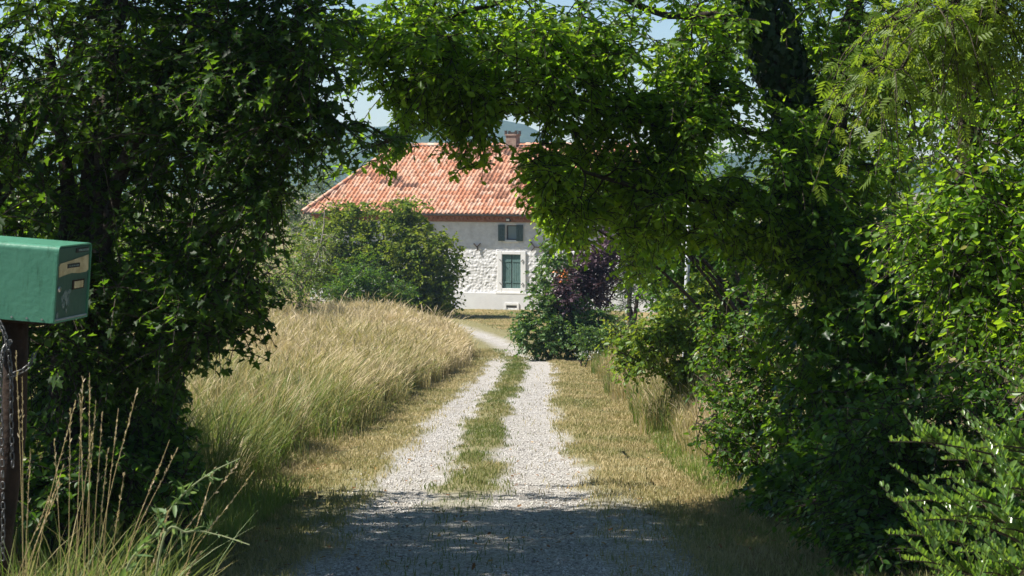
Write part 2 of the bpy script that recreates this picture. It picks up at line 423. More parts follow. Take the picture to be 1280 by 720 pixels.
def gravel_mat():
    m, nt, out = new_mat('limestone_gravel')
    p = nd(nt, 'ShaderNodeBsdfPrincipled', Roughness=.9); p.inputs['Specular IOR Level'].default_value = .2
    geo = nt.nodes.new('ShaderNodeNewGeometry')
    v = nd(nt, 'ShaderNodeTexVoronoi', Scale=66); nt.links.new(geo.outputs['Position'], v.inputs['Vector'])
    v2 = nd(nt, 'ShaderNodeTexVoronoi', Scale=150); nt.links.new(geo.outputs['Position'], v2.inputs['Vector'])
    bw = nt.nodes.new('ShaderNodeSeparateColor'); nt.links.new(v.outputs['Color'], bw.inputs[0])
    stone = ramp(nt, [(0, G(.20,.185,.165)), (.35, G(.36,.34,.31)), (.75, G(.50,.48,.45)), (1, G(.66,.64,.61))], bw.outputs[0])
    n1 = nd(nt, 'ShaderNodeTexNoise', Scale=1.6, Detail=9, Roughness=.72); nt.links.new(geo.outputs['Position'], n1.inputs['Vector'])
    nf = nd(nt, 'ShaderNodeTexNoise', Scale=30, Detail=6, Roughness=.75); nt.links.new(geo.outputs['Position'], nf.inputs['Vector'])
    at = nd(nt, 'ShaderNodeAttribute', attribute_name='worn')     # 1 in the wheel tracks, 0 on the grassy strips
    ad = nt.nodes.new('ShaderNodeMath'); ad.operation = 'MULTIPLY_ADD'; ad.inputs[1].default_value = 1.0
    nt.links.new(n1.outputs[0], ad.inputs[0]); nt.links.new(at.outputs['Fac'], ad.inputs[2])
    ad2 = nt.nodes.new('ShaderNodeMath'); ad2.operation = 'MULTIPLY_ADD'; ad2.inputs[1].default_value = .5
    nt.links.new(nf.outputs[0], ad2.inputs[0]); nt.links.new(ad.outputs[0], ad2.inputs[2])
    fac = ramp(nt, [(.9 / 2, G(0,0,0)), (1.25 / 2, G(1,1,1))], None) if False else None
    mr = nt.nodes.new('ShaderNodeMapRange'); mr.inputs[1].default_value = .92; mr.inputs[2].default_value = 1.62
    nt.links.new(ad2.outputs[0], mr.inputs[0])
    soil = ramp(nt, [(.35, G(.10,.105,.04)), (.5, G(.22,.20,.09)), (.65, G(.34,.29,.16))], nf.outputs[0])
    mx = nt.nodes.new('ShaderNodeMix'); mx.data_type = 'RGBA'
    nd_ = nd(nt, 'ShaderNodeTexNoise', Scale=2.6, Detail=7, Roughness=.7); nt.links.new(geo.outputs['Position'], nd_.inputs['Vector'])
    dust = ramp(nt, [(.34, G(.62,.55,.45)), (.50, G(.90,.87,.82)), (.64, G(1,1,1))], nd_.outputs[0])
    md = nt.nodes.new('ShaderNodeMix'); md.data_type = 'RGBA'; md.blend_type = 'MULTIPLY'; md.inputs[0].default_value = .5
    nt.links.new(stone.outputs[0], md.inputs[6]); nt.links.new(dust.outputs[0], md.inputs[7])
    nt.links.new(mr.outputs[0], mx.inputs[0]); nt.links.new(soil.outputs[0], mx.inputs[6]); nt.links.new(md.outputs[2], mx.inputs[7])
    nt.links.new(mx.outputs[2], p.inputs['Base Color'])
    b = nd(nt, 'ShaderNodeBump', Strength=1.0, Distance=.012); nt.links.new(v.outputs['Distance'], b.inputs['Height']); b.invert = True
    b2 = nd(nt, 'ShaderNodeBump', Strength=.6, Distance=.006); nt.links.new(v2.outputs['Distance'], b2.inputs['Height']); b2.invert = True
    nt.links.new(b.outputs[0], b2.inputs['Normal']); nt.links.new(b2.outputs[0], p.inputs['Normal'])
    nt.links.new(p.outputs[0], out.inputs[0])
    return m
def track_profile(u, D):
    """how much bare gravel there is across the drive"""
    j = (n2(u * 0 + 3, D, .45) - .5) * .24 + (n2(u * 4, D, 1.6) - .5) * .30
    L = sstep(-1.38 + j, -.86 + j, u) * (1 - sstep(-.62 + j, -.20 + j, u))
    Rr = sstep(-.10 + j, .22 + j, u) * (1 - sstep(.68 + j, 1.16 + j, u))
    w = np.maximum(L, Rr)
    near = 1 - sstep(14.5, 19, D)
    mid = (1 - sstep(-.9, -1.3, u) - sstep(1.15, 1.5, u)) * near * .8
    far = sstep(56, 60, D) 
    fw = np.exp(-(u / .55) ** 2) * (.85 + .3 * (n2(u, D, .3) - .5)) * (1 - sstep(74, 90, D) * .5)
    return np.clip(np.maximum(w, mid) * (1 - far) + far * fw, 0, 1)
def build_drive():
    ds = np.concatenate([np.arange(-30, 0, 1.), np.arange(0, 35, .15), np.arange(35, 96, .35)])
    us = np.linspace(-1.7, 1.6, 45)
    Dm, Um = np.meshgrid(ds, us, indexing='ij')
    edge = np.abs(Um) > 1.55
    Uj = Um + np.where(edge, (n2(Dm, Um * 9, 1.7) - .5) * .5, 0)
    X = xc(Dm) + Uj
    Z = ground_z(X, Dm) + .014 - .02 * np.where((np.abs(Um) > 1.45), 1, 0) * .3 + .035 * (1 - track_profile(Um, Dm)) * (np.abs(Um) < 1.2)
    ny, nx = Dm.shape; idx = np.arange(nx * ny).reshape(ny, nx)
    q = np.stack([idx[:-1, :-1], idx[:-1, 1:], idx[1:, 1:], idx[1:, :-1]], -1).reshape(-1, 4)
    o = np_mesh('driveway', np.stack([X, Dm, Z], -1).reshape(-1, 3), q.ravel(), np.arange(len(q)) * 4, gravel_mat(), vert_attr={'worn': track_profile(Um, Dm).ravel()}, smooth=True)
    tag(o, kind='structure')
build_drive()

def build_stones():
    rs = np.random.default_rng(3)
    n = 60000
    D = 10.5 + 34 * rs.random(n) ** 1.8
    u = rs.uniform(-1.5, 1.35, n)
    keep = rs.random(n) < (.10 + .9 * track_profile(u, D)); D, u = D[keep], u[keep]; n = len(D)
    X = xc(D) + u; Z = ground_z(X, D) + .016
    V0 = np.array([(1,0,0),(-1,0,0),(0,1,0),(0,-1,0),(0,0,.7),(0,0,-.7)], float)
    Fc = np.array([(0,2,4),(2,1,4),(1,3,4),(3,0,4),(2,0,5),(1,2,5),(3,1,5),(0,3,5)])
    sz = .0035 + .011 * rs.random(n) ** 2.5
    th = rs.random(n) * 6.28; sc = 1 + .5 * (rs.random((n, 3)) - .5)
    W = V0[None] * sz[:, None, None] * sc[:, None, :] + rs.normal(size=(n, 6, 3)) * sz[:, None, None] * .18
    x = W[..., 0] * np.cos(th)[:, None] - W[..., 1] * np.sin(th)[:, None]; y = W[..., 0] * np.sin(th)[:, None] + W[..., 1] * np.cos(th)[:, None]
    V = np.stack([x + X[:, None], y + D[:, None], W[..., 2] + Z[:, None]], -1).reshape(-1, 3)
    Q = (Fc[None] + (np.arange(n) * 6)[:, None, None]).reshape(-1, 3)
    m, nt, out = new_mat('loose_stone')
    a = nd(nt, 'ShaderNodeAttribute', attribute_name='rnd')
    r = ramp(nt, [(0, G(.20,.185,.165)), (.5, G(.40,.38,.35)), (1, G(.66,.64,.61))], a.outputs['Fac'])
    p = nd(nt, 'ShaderNodeBsdfPrincipled', Roughness=.9); p.inputs['Specular IOR Level'].default_value = .2
    nt.links.new(r.outputs[0], p.inputs['Base Color']); nt.links.new(p.outputs[0], out.inputs[0])
    o = np_mesh('gravel', V, Q.ravel(), np.arange(len(Q)) * 3, m, face_attr={'rnd': np.repeat(rs.random(n), 8)})
    tag(o, 'loose pale limestone gravel scattered over the wheel tracks of the drive', 'gravel', kind='stuff')
build_stones()

def build_hills():
    xs = np.linspace(-1900, 1900, 190); ds = np.linspace(0, 1, 26)
    X, S = np.meshgrid(xs, ds)
    crest = 3 + 18 * n2(xs, xs * 0, .003) + 10 * n2(xs, xs * 0 + 7, .01) + 3 * n2(xs, xs * 0 + 3, .04)
    crest = crest - 14 * sstep(0, 60, xs) + 8 * np.exp(-((xs + 45) / 60) ** 2)
    prof = np.sin(np.clip(S, 0, 1) * math.pi) ** 1.2
    Z = -22 + (crest[None] + 22) * prof + 3 * (n2(X, S * 400, .02) - .5) * prof
    Dm = 1150 + 780 * S
    ny, nx = X.shape; idx = np.arange(nx * ny).reshape(ny, nx)
    q = np.stack([idx[:-1, :-1], idx[:-1, 1:], idx[1:, 1:], idx[1:, :-1]], -1).reshape(-1, 4)
    m = basic('wooded_hill', G(.025,.05,.02), G(.055,.08,.035), .05, .95, 1, .15, .1, bdist=2)
    o = np_mesh('hills', np.stack([X, Dm, Z], -1).reshape(-1, 3), q.ravel(), np.arange(len(q)) * 4, m, smooth=True)
    tag(o, kind='structure')
build_hills()

# ------------------------------------------------------------------ grass
def blades(name, X, D, h, w, lean, rnd, mat, parent=None, head=None, zoff=0, seed=1, inv=(0, 0, 0), curl=.5):
    """tapering curved blades, three segments each; head = share of blades that end in a seed head"""
    rs = np.random.default_rng(seed); n = len(X)
    Z = ground_z(X, D) + zoff
    th = rs.random(n) * 6.28
    bd = np.stack([np.cos(th), np.sin(th), th * 0], -1)             # across the blade
    ld = np.stack([lean[0] + rs.normal(size=n) * curl, lean[1] + rs.normal(size=n) * curl, np.zeros(n)], -1)
    base = np.stack([X, D, Z], -1) - np.array(inv)
    hd = (rs.random(n) < head) if head else np.zeros(n, bool)
    ts = [0, .4, .75, .88, 1.0]
    rows = []
    for t in ts:
        c = base + ld * (h * .42 * t ** 2.1)[:, None] + np.array([0, 0, 1.]) * (h * (t - .13 * t ** 3))[:, None]
        wl = w * {0: 1.0, .4: .9, .75: .62, .88: .4, 1.0: .06}[t]
        wh = w * {0: .35, .4: .35, .75: .4, .88: 1.5, 1.0: .2}[t]
        ww = np.where(hd, wh, wl)[:, None] * .5
        rows.append(c - bd * ww); rows.append(c + bd * ww)
    V = np.stack(rows, 1)
    f = np.array([[2 * i, 2 * i + 1, 2 * i + 3, 2 * i + 2] for i in range(len(ts) - 1)])
    Q = (f[None] + (np.arange(n) * len(ts) * 2)[:, None, None]).reshape(-1, 4)
    return np_mesh(name, V.reshape(-1, 3), Q.ravel(), np.arange(len(Q)) * 4, mat, parent, {'rnd': np.repeat(rnd, len(ts) - 1)})
def edge_left(D): return np.interp(D, [0, 10, 16, 26, 40, 56, 64, 74, 90], [-1.9, -2.0, -2.25, -2.35, -2.15, -1.75, -1.55, -1.5, -1.4])

def build_meadow():
    rs = np.random.default_rng(21)
    n = 330000
    D = 15.5 + 66 * rs.random(n) ** .85
    wdt = 6 + D * .16
    u = edge_left(D) + .12 * rs.normal(size=n) - wdt * rs.random(n) ** 1.6
    # rounded, tufted outline at the edge
    X = xc(D) + u
    X = X + (n2(X, D, .9) - .5) * .5
    keep = (n2(X, D, 1.3) + .22 * sstep(-2, -4, X - xc(D)) > .34) & ~((D > 76) & (X > -3.2 - (D - 76) * .25))
    X, D, u = X[keep], D[keep], u[keep]; n = len(X)
    tuft = n2(X, D, 1.3)
    h = (.34 + .62 * rs.random(n)) * (.55 + .8 * tuft) * (1 - .35 * sstep(-.5, 0, u - edge_left(D)))
    h = h * (1 + .12 * (n2(X, D, .25) - .5)) * (.74 + .26 * sstep(18, 30, D))
    w = .0035 + .00022 * D * (.6 + .8 * rs.random(n))
    # greener at the near left end and low at the foot of the bank, straw beyond
    green = .36 * (1 - sstep(17, 33, D)) + .22 * (1 - sstep(30, 50, D)) * sstep(-1.2, -.1, u - edge_left(D)) + .25 * (n2(X, D, .3) - .45)
    rnd = np.clip(.62 + .5 * (rs.random(n) - .5) - green + .25 * (n2(X + 50, D, .12) - .5), 0, 1)
    la = 6.3 * n2(X, D, .8) + 3 * n2(X + 9, D, 2.3); lm = .9 * n2(X, D + 40, 1.7)
    h = np.where(rs.random(n) < .03, h * 1.45, h)
    o = blades('meadow_grass', X, D, h, w, (.08 + lm * np.cos(la), -.05 + lm * np.sin(la)), rnd, M['meadow'], head=.5, seed=4, curl=.6)
    tag(o, 'tall dry straw-coloured meadow grass on the bank left of the drive', 'meadow grass', kind='stuff')
    # coarse tussocks along the edge of the bank, their blades arching outwards
    m = 260; tD = 15.5 + 34 * rs.random(m) ** 1.3; tu = edge_left(tD) - .1 - 1.6 * rs.random(m) ** 1.6
    k = 70; cD = np.repeat(tD, k); a = rs.random(m * k) * 6.28; rr = .09 * np.sqrt(rs.random(m * k))
    cX = np.repeat(xc(tD) + tu, k) + rr * np.cos(a); cD = cD + rr * np.sin(a)
    ll = .35 + .9 * rs.random(m * k); tr = np.repeat(rs.random(m), k)
    hh = np.repeat(.5 + .5 * rs.random(m), k) * (.45 + .6 * rs.random(m * k))
    rnd = np.clip(np.repeat(np.where(rs.random(m) < .62 * (1 - sstep(18, 40, tD)) + .12, .18, .66), k) + .4 * (rs.random(m * k) - .5), 0, 1)
    o = blades('tussock_grass', cX, cD, hh, .005 + .00018 * cD, (1.1 * ll * np.cos(a), 1.1 * ll * np.sin(a)), rnd, M['meadow'], head=.15, seed=14, curl=.25)
    tag(o, 'coarse arching grass tussocks along the left edge of the mown verge', 'tussock grass', kind='stuff')
    # right-hand dry strip
    n = 60000
    D = 20 + 36 * rs.random(n); u = 1.95 + 2.6 * rs.random(n) ** 1.3 + np.interp(D, [20, 30, 56], [.1, .25, .0])
    X = xc(D) + u; X = X + (n2(X, D, .9) - .5) * .5
    h = (.3 + .55 * rs.random(n)) * (.55 + .6 * sstep(0, .9, u - 2.0)) * (.75 + .5 * n2(X, D, 1.2))
    rnd = np.clip(.70 + .5 * (rs.random(n) - .5) - .35 * (1 - sstep(2.0, 2.5, u)) - .3 * (n2(X, D, .7) > .62), 0, 1)
    o = blades('dry_grass', X, D, h, .0035 + .00022 * D * (.6 + .8 * rs.random(n)), (-.05, -.05), rnd, M['meadow'], head=.4, seed=6, curl=.4)
    tag(o, 'pale dry grass strip growing below the hedge right of the drive', 'dry grass', kind='stuff')
    # short mown grass of the verges, the strip between the wheel tracks and the yard
    n = 300000
    D = 10.5 + 52 * rs.random(n) ** 1.35
    u = rs.uniform(-2.7, 2.6, n)
    pr = 1 - .985 * track_profile(u, D)
    mid = (np.abs(u + .15) < .45)
    pr = np.where(mid & (D < 17), pr * .4, pr)
    keep = (rs.random(n) < pr) & (rs.random(n) < .12 + sstep(.22, .5, .6 * n2(u * 3, D, 1.1) + .4 * n2(u * 5 + 9, D, 2.9)))
    D, u = D[keep], u[keep]; n = len(D)
    X = xc(D) + u
    h = (.02 + .05 * rs.random(n) ** 1.5) * np.where(np.abs(u) > 2.0, 1.6, 1)
    mid = (np.abs(u + .15) < .5)
    rnd = np.clip(.58 + .5 * (rs.random(n) - .5) - np.where(mid, .36, 0) - .5 * (n2(X, D, .8) - .5) - .15 * (1 - sstep(14, 20, D)), 0, 1)
    o = blades('lawn_grass', X, D, h, .003 + .00022 * D * (.6 + .8 * rs.random(n)), (0, 0), rnd, M['lawn'], seed=8, zoff=.006 + (.012 + .036 * (1 - track_profile(u, D)) * (np.abs(u) < 1.2)) * (np.abs(u) < 1.6), curl=.8)
    tag(o, 'short dry mown grass on the verges and between the wheel tracks', 'lawn grass', kind='stuff')
    n = 40000
    D = 56 + 42 * rs.random(n); X = rs.uniform(-9, 6, n); u = X - xc(D)
    keep = (np.abs(u) > .5) & (rs.random(n) < .9); D, X = D[keep], X[keep]; n = len(D)
    rnd = np.clip(.52 + .5 * (rs.random(n) - .5) - .6 * (n2(X, D, .35) - .5), 0, 1)
    o = blades('yard_grass', X, D, .03 + .06 * rs.random(n), .02 * np.ones(n), (0, 0), rnd, M['lawn'], seed=9, curl=.8)
    tag(o, 'short patchy lawn of the yard before the farmhouse', 'lawn grass', kind='stuff')
    # rank green growth at the foot of the right-hand hedge
    n = 7000
    D = 10.5 + 16 * rs.random(n); u = 1.95 + .9 * rs.random(n) + np.interp(D, [10, 14, 20, 27], [-.05, 0, -.1, .1]); X = xc(D) + u
    rnd = np.clip(.3 + .5 * (rs.random(n) - .5), 0, 1)
    o = blades('verge_grass', X, D, (.03 + .13 * rs.random(n) ** 2) * (.4 + .9 * sstep(15, 19, D)), .006 + .004 * rs.random(n), (-.1, -.1), rnd, M['greengrass'], seed=10, curl=.7)
    tag(o, 'ragged green grass at the foot of the right-hand hedge', 'verge grass', kind='stuff')
    # shaded growth under the left tree
    n = 15000
    D = 8.6 + 9 * rs.random(n); u = -1.75 - 2.6 * rs.random(n) ** 1.3; X = xc(D) + u
    rnd = np.clip(.3 + .5 * (rs.random(n) - .5), 0, 1)
    o = blades('shade_grass', X, D, (.05 + .24 * rs.random(n) ** 2) * (.35 + 1.1 * n2(X, D, 1.5)), .006 + .004 * rs.random(n), (.1, -.1), rnd, M['greengrass'], seed=12, curl=.7)
    tag(o, 'ragged grass in the shade under the maple beside the drive', 'shaded grass', kind='stuff')
build_meadow()

def build_fallen():
    rs = np.random.default_rng(8); n = 520
    D = 11 + 14 * rs.random(n) ** 1.5; u = rs.uniform(-2.2, 2.2, n); X = xc(D) + u
    p = np.stack([X, D, ground_z(X, D) + .035], -1)
    d = unit(np.stack([rs.normal(size=n), rs.normal(size=n), rs.normal(size=n) * .2], -1))
    nn = np.stack([rs.normal(size=n) * .3, rs.normal(size=n) * .3, np.ones(n)], -1)
    o = leaf_mesh('fallen_leaves', 'oak', p, d, nn, .018 + .035 * rs.random(n), rs.random(n), M['deadleaf'])
    tag(o, 'brown and orange fallen leaves strewn on the gravel drive', 'fallen leaves', kind='stuff')
build_fallen()
# ------------------------------------------------------------------ farmhouse
TH = rad(20); HD = 98.0; HZ = -(388 - HY) / F * HD
ct, st_ = math.cos(TH), math.sin(TH)
def fs(px): k = (px - 640); return k * HD / (F * ct + k * st_)            # along the facade
def fz(py, s=0): return -(py - HY) / F * (HD - s * st_) - HZ               # height above the foot of the wall
M['plaster'] = basic('old_grey_render', G(.66,.65,.63), G(.79,.78,.77), 3.5, .92, 1.0, 9, .15, 10, bdist=.05)
M['rubble'] = basic('limestone_rubble', G(.60,.59,.575), G(.77,.765,.755), 3, .9, .6, 25, .15, bdist=.02)
M['white_stone'] = basic('whitewashed_stone', G(.68,.67,.65), G(.78,.77,.75), 5, .85, .2, 30, .2)
M['plinth'] = basic('grey_white_render', G(.60,.60,.60), G(.70,.70,.69), 1.2, .9, .3, 20, .2)
M['brick'] = basic('cornice_brick', G(.26,.13,.09), G(.40,.21,.15), 6, .9, .5, 20, .1)
M['shutter'] = basic('green_shutter_paint', G(.085,.155,.142), G(.12,.20,.185), 5, .6, .2, 40, .3)
M['eave_shade_shutter'] = basic('eave_shaded_shutter_paint', G(.06,.095,.09), G(.11,.15,.145), 7, .7, .2, 40, .25)  # shutter green darkened to carry the shade under the eaves
M['zinc'] = basic('dark_zinc', G(.07,.075,.08), G(.12,.125,.13), 6, .5, 0, spec=.5, metallic=.4)
M['iron'] = basic('rusty_iron', G(.03,.027,.025), G(.07,.05,.04), 10, .7)
M['chimney'] = basic('old_chimney_brick', G(.20,.13,.10), G(.36,.27,.22), 5, .9, .6, 20, .1)
M['frame'] = basic('window_frame_paint', G(.05,.045,.04), G(.09,.08,.07), 6, .6)
m, nt, out = new_mat('window_glass'); p = nd(nt, 'ShaderNodeBsdfPrincipled', Roughness=.06); p.inputs['Base Color'].default_value = (.30,.36,.38,1); p.inputs['Specular IOR Level'].default_value = .8
nt.links.new(p.outputs[0], out.inputs[0]); M['glass'] = m

house = thing('farmhouse', 'stone farmhouse with orange tiled hip roof and green shutters at the end of the drive', 'house', (0, HD, HZ), -TH)
XL, XR = -11.2, 7.5; DEP = 10.6
EZ = 4.92; OV = .42
zr = fz(312)                               # lower edge of the eave shade; stone relief is shaped flatter above it
def hole(x0, x1, z0, z1): return (fs(x0), fs(x1), fz(z1), fz(z0))
WB = (fs(628), fs(651.5), fz(360.5), fz(318))       # tall shuttered opening
WS = (fs(632.6), fs(645.4), fz(300), fz(281.5))     # small window
WF = (fs(516), fs(533), fz(296), fz(281.5))         # small window behind the bush
def wall_cells(bm, x0, x1, z0, z1, holes, y=0, deep=.3):
    xs = sorted({x0, x1} | {h[0] for h in holes} | {h[1] for h in holes}); zs = sorted({z0, z1} | {h[2] for h in holes} | {h[3] for h in holes})
    for i in range(len(xs) - 1):
        for k in range(len(zs) - 1):
            cx, cz = (xs[i] + xs[i + 1]) / 2, (zs[k] + zs[k + 1]) / 2
            if any(h[0] < cx < h[1] and h[2] < cz < h[3] for h in holes): continue
            bm.faces.new([bm.verts.new(c) for c in ((xs[i], y, zs[k]), (xs[i + 1], y, zs[k]), (xs[i + 1], y, zs[k + 1]), (xs[i], y, zs[k + 1]))])
    for a, b, c, d in holes:
        for q in (((a,y,c),(a,y+deep,c),(a,y+deep,d),(a,y,d)), ((b,y,c),(b,y+deep,c),(b,y+deep,d),(b,y,d)), ((a,y,c),(b,y,c),(b,y+deep,c),(a,y+deep,c)), ((a,y,d),(b,y,d),(b,y+deep,d),(a,y+deep,d))):
            bm.faces.new([bm.verts.new(v) for v in q])
bm = bmesh.new()
wall_cells(bm, XL, XR, -.5, EZ + .1, [WS, WF, WB])
for q in (((XL,0,-.5),(XL,DEP,-.5),(XL,DEP,EZ),(XL,0,EZ)), ((XR,0,-.5),(XR,DEP,-.5),(XR,DEP,EZ),(XR,0,EZ)), ((XL,DEP,-.5),(XR,DEP,-.5),(XR,DEP,EZ),(XL,DEP,EZ)), ((XL,.6,-.5),(XR,.6,-.5),(XR,.6,EZ),(XL,.6,EZ))):
    bm.faces.new([bm.verts.new(v) for v in q])
obj('wall', bm, M['plaster'], house)
# rubble facing of the front wall: rounded stones standing out of the mortar
def rubble():
    rs = np.random.default_rng(2)
    z0, z1 = fz(366), EZ - .44
    s = .036; xs = np.arange(XL, XR, s); zs = np.arange(z0, z1, s)
    X, Z = np.meshgrid(xs, zs)
    cell = .155
    gx, gz_ = int((XR - XL) / cell) + 4, int((z1 - z0) / cell) + 4
    PX = (np.arange(gx)[None, :] - 1 + rs.random((gz_, gx)) * .9) * cell * 1.15 + XL; PZ = (np.arange(gz_)[:, None] - 1 + rs.random((gz_, gx)) * .9) * cell + z0
    PH = rs.random((gz_, gx))
    ix = ((X - XL) / (cell * 1.15)).astype(int) + 1; iz = ((Z - z0) / cell).astype(int) + 1
    d1 = np.full(X.shape, 9.); d2 = d1.copy(); hh = np.zeros(X.shape)
    for a in (-1, 0, 1):
        for b in (-1, 0, 1):
            jx = np.clip(ix + a, 0, gx - 1); jz = np.clip(iz + b, 0, gz_ - 1)
            d = np.hypot((X - PX[jz, jx]) * .85, Z - PZ[jz, jx])
            new = d < d1
            d2 = np.where(new, d1, np.minimum(d2, d)); hh = np.where(new, PH[jz, jx], hh); d1 = np.where(new, d, d1)
    h = np.clip((d2 - d1) / .06, 0, 1) ** .7 * (.008 + .022 * hh) + (NZ(np.stack([X, Z, X * 0], -1), 9) - .5) * .024
    fade = .55 + .45 * sstep(zr + .4, zr - .2, Z + .5 * (NZ(np.stack([X, Z, X * 0], -1), 1.5) - .5))
    Y = -.004 - h * fade
    ny, nx = X.shape; idx = np.arange(nx * ny).reshape(ny, nx)
    q = np.stack([idx[:-1, :-1], idx[:-1, 1:], idx[1:, 1:], idx[1:, :-1]], -1).reshape(-1, 4)
    cx = X.ravel()[q].mean(1); cz = Z.ravel()[q].mean(1)
    a, b, c, d = fs(622), fs(658), fz(366), fz(313.5)
    q = q[~((cx > a) & (cx < b) & (cz > c) & (cz < d))]
    for a, b, c, d in (WS, WF):
        cx = X.ravel()[q].mean(1); cz = Z.ravel()[q].mean(1)
        q = q[~((cx > a - .13) & (cx < b + .13) & (cz > c - .1) & (cz < d + .06))]
    o = np_mesh('stone_facing', np.stack([X, Y, Z], -1).reshape(-1, 3), q.ravel(), np.arange(len(q)) * 4, M['rubble'], house)
    o['label'] = 'pale rubble stone facing of the front wall'
rubble()
bm = bmesh.new(); add_box(bm, XL - .12, XR + .12, -.15, .02, -.6, fz(366.5), .015)
pl = obj('plinth', bm, M['plinth'], house)
bm = bmesh.new()
a, b, c, d = fs(632), fs(650), fz(389), fz(378.5)
for bx in ((a, a + .1, c, d), (b - .1, b, c, d), (a + .1, b - .1, d - .1, d), (a + .1, b - .1, c, c + .12)): add_box(bm, bx[0], bx[1], -.19, -.15, bx[2], bx[3])
vf = obj('vent', bm, M['white_stone'], pl)
bm = bmesh.new(); add_box(bm, a + .1, b - .1, -.162, -.148, (c + d) / 2 - .02, (c + d) / 2 + .06)
o = obj('vent_slot', bm, M['iron'], pl)
# brick cornice under the eaves: two stepped courses with scalloped tile ends
bm = bmesh.new()
add_box(bm, XL - .03, XR + .03, -.10, -.002, EZ - .42, EZ - .22, .01); add_box(bm, XL - .06, XR + .06, -.22, -.004, EZ - .20, EZ - .02, .01)
for k in range(int((XR - XL) / .24)):
    x = XL + .12 + k * .24
    add_tube(bm, [(x, -.25, EZ - .215), (x, -.02, EZ - .215)], .075, 8)
obj('cornice', bm, M['brick'], house)

def window(ho, frame_parts, small=True):
    a, b, c, d = ho
    w = thing_frame = None
    bm = bmesh.new(); t = .055; y0, y1 = .14, .20
    add_box(bm, a + .002, a + t, y0, y1, c + .002, d - .002); add_box(bm, b - t, b - .002, y0, y1, c + .002, d - .002)
    add_box(bm, a + t, b - t, y0 + .001, y1, c + .002, c + t); add_box(bm, a + t, b - t, y0 + .001, y1, d - t, d - .002)
    win = obj('window', bm, M['frame'], house)
    bm = bmesh.new(); add_box(bm, a + t, b - t, .165, .175, c + t, d - t); obj('pane', bm, M['glass'], win)
    bm = bmesh.new(); add_box(bm, a - .14, b + .14, -.06, .12, c - .12, c - .001, .012); obj('sill', bm, M['white_stone'], win)
    return win
def shutter(x0, x1, z0, z1, y, mat, parent, label=None):
    bm = bmesh.new(); n = max(2, round((x1 - x0) / .13)); w = (x1 - x0) / n
    for i in range(n): add_box(bm, x0 + i * w + .004, x0 + (i + 1) * w - .004, y, y + .03, z0, z1, .004)
    for z in (z0 + .18 * (z1 - z0), z0 + .8 * (z1 - z0)): add_box(bm, x0 + .02, x1 - .02, y - .02, y + .002, z - .04, z + .04)
    o = obj('shutter', bm, mat, parent)
    if label: o['label'] = label
    return o
for ho in (WS, WF):
    w = window(ho, None)
    sw = .40
    for sx in (-1, 1):
        x0, x1 = (ho[0] - sw, ho[0] - .03) if sx < 0 else (ho[1] + .03, ho[1] + sw)
        shutter(x0, x1, ho[2] - .05, ho[3] + .03, -.11, M['eave_shade_shutter'], w, 'open green shutter with the eave shade in its colour')
# tall window with closed shutters and white stone surround
a, b, c, d = WB; e0, e1, g0, g1 = fs(622.3), fs(657.7), fz(365.2), fz(314)
bm = bmesh.new()
add_box(bm, e0, a, -.09, .16, g0, g1, .012); add_box(bm, b, e1, -.09, .16, g0, g1, .012)
add_box(bm, a + .002, b - .002, -.088, .16, d, g1 - .002, .012); add_box(bm, a + .002, b - .002, -.088, .16, g0, c, .012)
sur = obj('window', bm, M['white_stone'], house); sur['label'] = 'tall window with white surround and closed shutters'
bm = bmesh.new(); add_box(bm, e0 - .06, e1 + .06, -.16, -.05, g0 - .10, g0 - .002, .012); obj('sill', bm, M['white_stone'], sur)
mid = (a + b) / 2
shutter(a + .01, mid - .02, c + .01, d - .01, .0, M['shutter'], sur, 'closed blue-green shutter')
shutter(mid + .02, b - .01, c + .01, d - .01, .0, M['shutter'], sur, 'closed blue-green shutter')
bm = bmesh.new(); add_box(bm, mid - .019, mid + .019, .012, .05, c + .012, d - .012); obj('slat', bm, M['iron'], sur)
for sx, x in ((1, e0 + .13), (-1, e1 - .13)):
    for z in (d - .25, c + .3):
        bm = bmesh.new(); add_tube(bm, [(x, -.11, z), (x + sx * .10, -.13, z - .10)], .02, 6); obj('hinge', bm, M['iron'], sur)
# flood lamp, wall anchors, gutter, downspout
bm = bmesh.new(); x, z = fs(637), fz(274.5)
add_box(bm, x - .12, x + .12, -.26, -.10, z - .10, z + .10, .02); add_box(bm, x - .03, x + .03, -.12, .01, z + .02, z + .16); add_box(bm, x - .09, x + .09, -.275, -.262, z - .07, z + .05)
lamp = obj('lamp', bm, M['iron'], house)
bm = bmesh.new(); add_box(bm, x - .085, x + .085, -.284, -.277, z - .065, z + .045); obj('lamp_glass', bm, M['white_stone'], lamp)
def anchor(segs):
    bm = bmesh.new()
    for (x0, y0), (x1, y1) in segs: add_tube(bm, [(fs(x0), -.09, fz(y0)), (fs(x1), -.11, fz(y1))], .035, 6)
    obj('wall_anchor', bm, M['iron'], house)
anchor([((593, 305), (597, 309)), ((601.5, 304.5), (597.4, 308.6)), ((597.3, 308.8), (598, 314))])
anchor([((664, 302), (669, 308)), ((669, 308), (675.5, 308)), ((675.5, 308), (680, 302)), ((669, 308), (665, 313.5)), ((675.5, 308), (680.5, 313.5))])
bm = bmesh.new()
n = 9; L0, L1 = XL - .3, XR + .3
prof = [(-OV - .10 + .085 * math.cos(t), EZ - .02 + .085 * math.sin(t)) for t in [math.pi + math.pi * i / n for i in range(n + 1)]]
vs = [[bm.verts.new((x, y, z)) for (y, z) in prof] for x in (L0, L1)]
for i in range(n): bm.faces.new((vs[0][i], vs[0][i + 1], vs[1][i + 1], vs[1][i]))
obj('gutter', bm, M['zinc'], house)
bm = bmesh.new(); x = fs(702)
